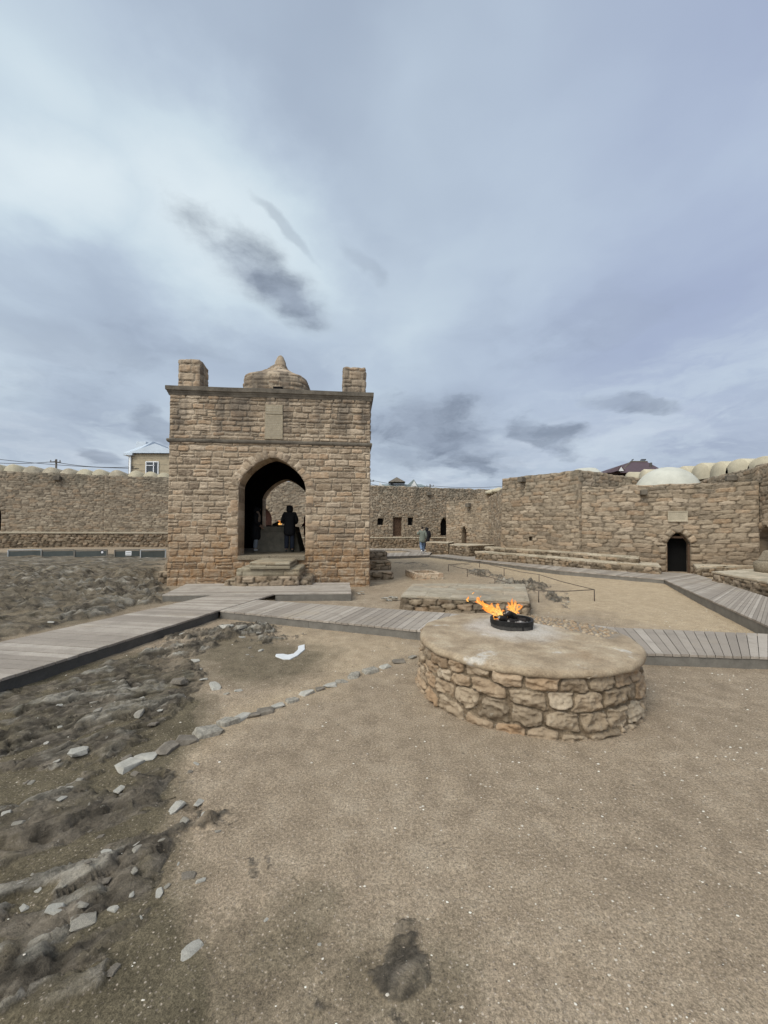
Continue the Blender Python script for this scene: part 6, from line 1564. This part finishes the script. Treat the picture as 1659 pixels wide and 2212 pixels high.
def person(loc, rz, height, label, pose, top, legs, shoes, coat_len=.55, hood=None, hair=True, scarf=None, flare=.0, extra=None):
    root = empty('person', loc, label, 'person'); root.rotation_euler = (0, 0, rz); k = height / 1.72; root.scale = (k, k, k)
    J = dict(pel=(0, 0, .93), sp=(0, 0, 1.12), ch=(0, .01, 1.32), nk=(0, .015, 1.46), hb=(0, .03, 1.52), hm=(0, .035, 1.60), ht=(0, .015, 1.68),
             sl=(-.17, 0, 1.39), sr=(.17, 0, 1.39), el=(-.235, -.03, 1.13), er=(.235, -.03, 1.13), wl=(-.225, .08, .90), wr=(.225, .08, .90),
             hl=(-.09, 0, .90), hr=(.09, 0, .90), kl=(-.10, .02, .49), kr=(.10, .02, .49), al=(-.105, -.02, .085), ar=(.105, -.02, .085), tl=(-.115, .12, .03), tr=(.115, .12, .03))
    J.update(pose); V = {a: Vector(b) for a, b in J.items()}; T_ = lambda a: tuple(V[a])
    body = [[(T_('pel'), (.135, .10)), (T_('sp'), (.12, .09)), (T_('ch'), (.145, .10)), (T_('nk'), .055), (T_('hb'), (.062, .075)), (T_('hm'), (.076, .092)), (T_('ht'), (.055, .065))],
            [(T_('hm'), (.076, .092)), (tuple(V['hm'] + Vector((0, .098, -.005))), .012)]]
    for s_ in 'lr':
        sg = -1 if s_ == 'l' else 1
        body += [[(T_('ch'), (.145, .10)), (T_('s' + s_), .058), (T_('e' + s_), .042), (T_('w' + s_), .026)], [(T_('pel'), (.135, .10)), (T_('h' + s_), .085), (T_('k' + s_), .058), (T_('a' + s_), .038), (T_('t' + s_), .03)],
                 [(T_('hm'), (.076, .092)), (tuple(V['hm'] + Vector((sg * .082, -.005, 0))), .014)]]
        d = V['w' + s_] - V['e' + s_]; body += hand(V['w' + s_], d, Vector((-sg * .6, .8, 0)))
    skin_obj('body', body, M['skin'], root)
    for sg in (-1, 1):
        e_ = MB(); c = V['hm'] + Vector((sg * .03, .088, .008)); e_.tube([c - Vector((0, .008, 0)), c, c + Vector((0, .006, 0))], [.006, .009, .004], 8); e_.build('eye', M['eye'], None).parent = root
    c0 = V['pel']; hem = c0 - Vector((0, 0, coat_len - .25)); fl_ = .185 + flare
    coat = [[(tuple(hem), (fl_, fl_ * .85)), (tuple((hem + c0) / 2 + Vector((0, 0, .02))), (.185 + flare * .5, .155)), (T_('sp'), (.175, .14)), (T_('ch'), (.178, .135)), (tuple(V['nk'] + Vector((0, 0, -.03))), (.085, .08))]]
    for s_ in 'lr':
        coat.append([(T_('ch'), (.178, .132)), (T_('s' + s_), .082), (T_('e' + s_), .066), (tuple(V['w' + s_].lerp(V['e' + s_], .08)), .05)])
    skin_obj('coat', coat, M[top], root, k=1.22)
    tr = []
    for s_ in 'lr': tr.append([(tuple(V['pel'] + Vector((0, 0, .0))), (.105, .085)), (T_('h' + s_), (.078, .085)), (T_('k' + s_), .076), (tuple(V['a' + s_] + Vector((0, 0, .02))), .07)])
    skin_obj('trousers', tr, M[legs], root, k=1.15)
    for s_ in 'lr':
        a, t = V['a' + s_], V['t' + s_]; skin_obj('shoe', [[(tuple(a + (a - t) * .35 + Vector((0, 0, -.035))), .042), (tuple(a + Vector((0, 0, -.02))), (.046, .05)), (tuple(a.lerp(t, .6) + Vector((0, 0, .005))), (.047, .04)), (tuple(t + Vector((0, 0, .01))), (.042, .032))]], M[shoes], root)
    if hood:
        skin_obj('hood', [[(tuple(V['nk'] + Vector((0, -.02, -.04))), (.115, .105)), (tuple(V['hb'] + Vector((0, -.035, .01))), (.105, .105)), (tuple(V['hm'] + Vector((0, -.028, .015))), (.108, .112)), (tuple(V['ht'] + Vector((0, -.015, .01))), (.082, .088))]], M[hood], root, k=1.2)
    elif hair:
        skin_obj('hair', [[(tuple(V['hb'] + Vector((0, -.045, 0))), (.07, .05)), (tuple(V['hm'] + Vector((0, -.03, .02))), (.086, .085)), (tuple(V['ht'] + Vector((0, .0, .01))), (.066, .08))]], M['hair'], root)
    if scarf:
        skin_obj('scarf', [[(tuple(V['nk'] + Vector((-.08, .06, .03))), .055), (tuple(V['nk'] + Vector((0, -.07, .02))), .05), (tuple(V['nk'] + Vector((.09, .05, .03))), .06), (tuple(V['ch'] + Vector((.12, .12, .0))), (.07, .04)), (tuple(V['sp'] + Vector((.15, .12, -.02))), (.065, .035))]], M[scarf], root)
    if extra: extra(root, V)
    return root
fz = TFL + .006
def tpos(px, w): p = TF(TFX(px, 1190, w)[0], w, fz); return tuple(p)
person(tpos(625, 1.95), .15, 1.74, 'person in long dark hooded coat standing with back turned before the temple altar', dict(el=(-.25, .03, 1.14), er=(.25, .03, 1.14), wl=(-.19, .2, 1.02), wr=(.19, .2, 1.02)), 'black', 'darkjean', 'shoe', .62, hood='black', flare=.0)
person(tpos(552, 2.45), -1.25, 1.70, 'person in dark coat, pale scarf and faded jeans at the left of the temple altar', dict(hb=(0, .05, 1.51), hm=(0, .07, 1.585), ht=(0, .07, 1.665), wl=(-.14, .2, .98), wr=(.16, .17, .95)), 'black', 'greyjean', 'sneaker', .80, hood='black', scarf='scarf', flare=.05)
person(tpos(665.5, 2.9), 1.2, 1.62, 'person in dark maroon coat mostly hidden behind the right side of the arch', dict(wl=(-.15, .2, 1.0), wr=(.15, .2, 1.0)), 'maroon', 'darkjean', 'shoe', .62, hood='black')
wp = G(912, 1195.5, CZ)
def cap_extra(root, V): pass
person((wp.x, wp.y, CZ + .004), .12, 1.74, 'person in khaki grey hooded jacket and blue jeans walking away on the far boardwalk',
       dict(kl=(-.09, -.02, .48), al=(-.10, -.30, .20), tl=(-.11, -.22, .06), kr=(.09, .12, .50), ar=(.09, .10, .085), tr=(.10, .24, .03), el=(-.27, .05, 1.17), wl=(-.24, .16, 1.36), er=(.24, -.06, 1.13), wr=(.22, .0, .90)), 'khaki', 'jean', 'sneaker', .52, hood=None, hair=True, scarf='lining')
wq = G(922, 1190.8, CZ)
person((wq.x, wq.y, CZ + .006), .1, 1.72, 'person in black jacket and navy trousers half hidden beside the khaki jacket walker', dict(kr=(.09, .1, .49), ar=(.10, .05, .085), tr=(.11, .18, .03)), 'black', 'navy', 'sneaker', .55, hood='black')
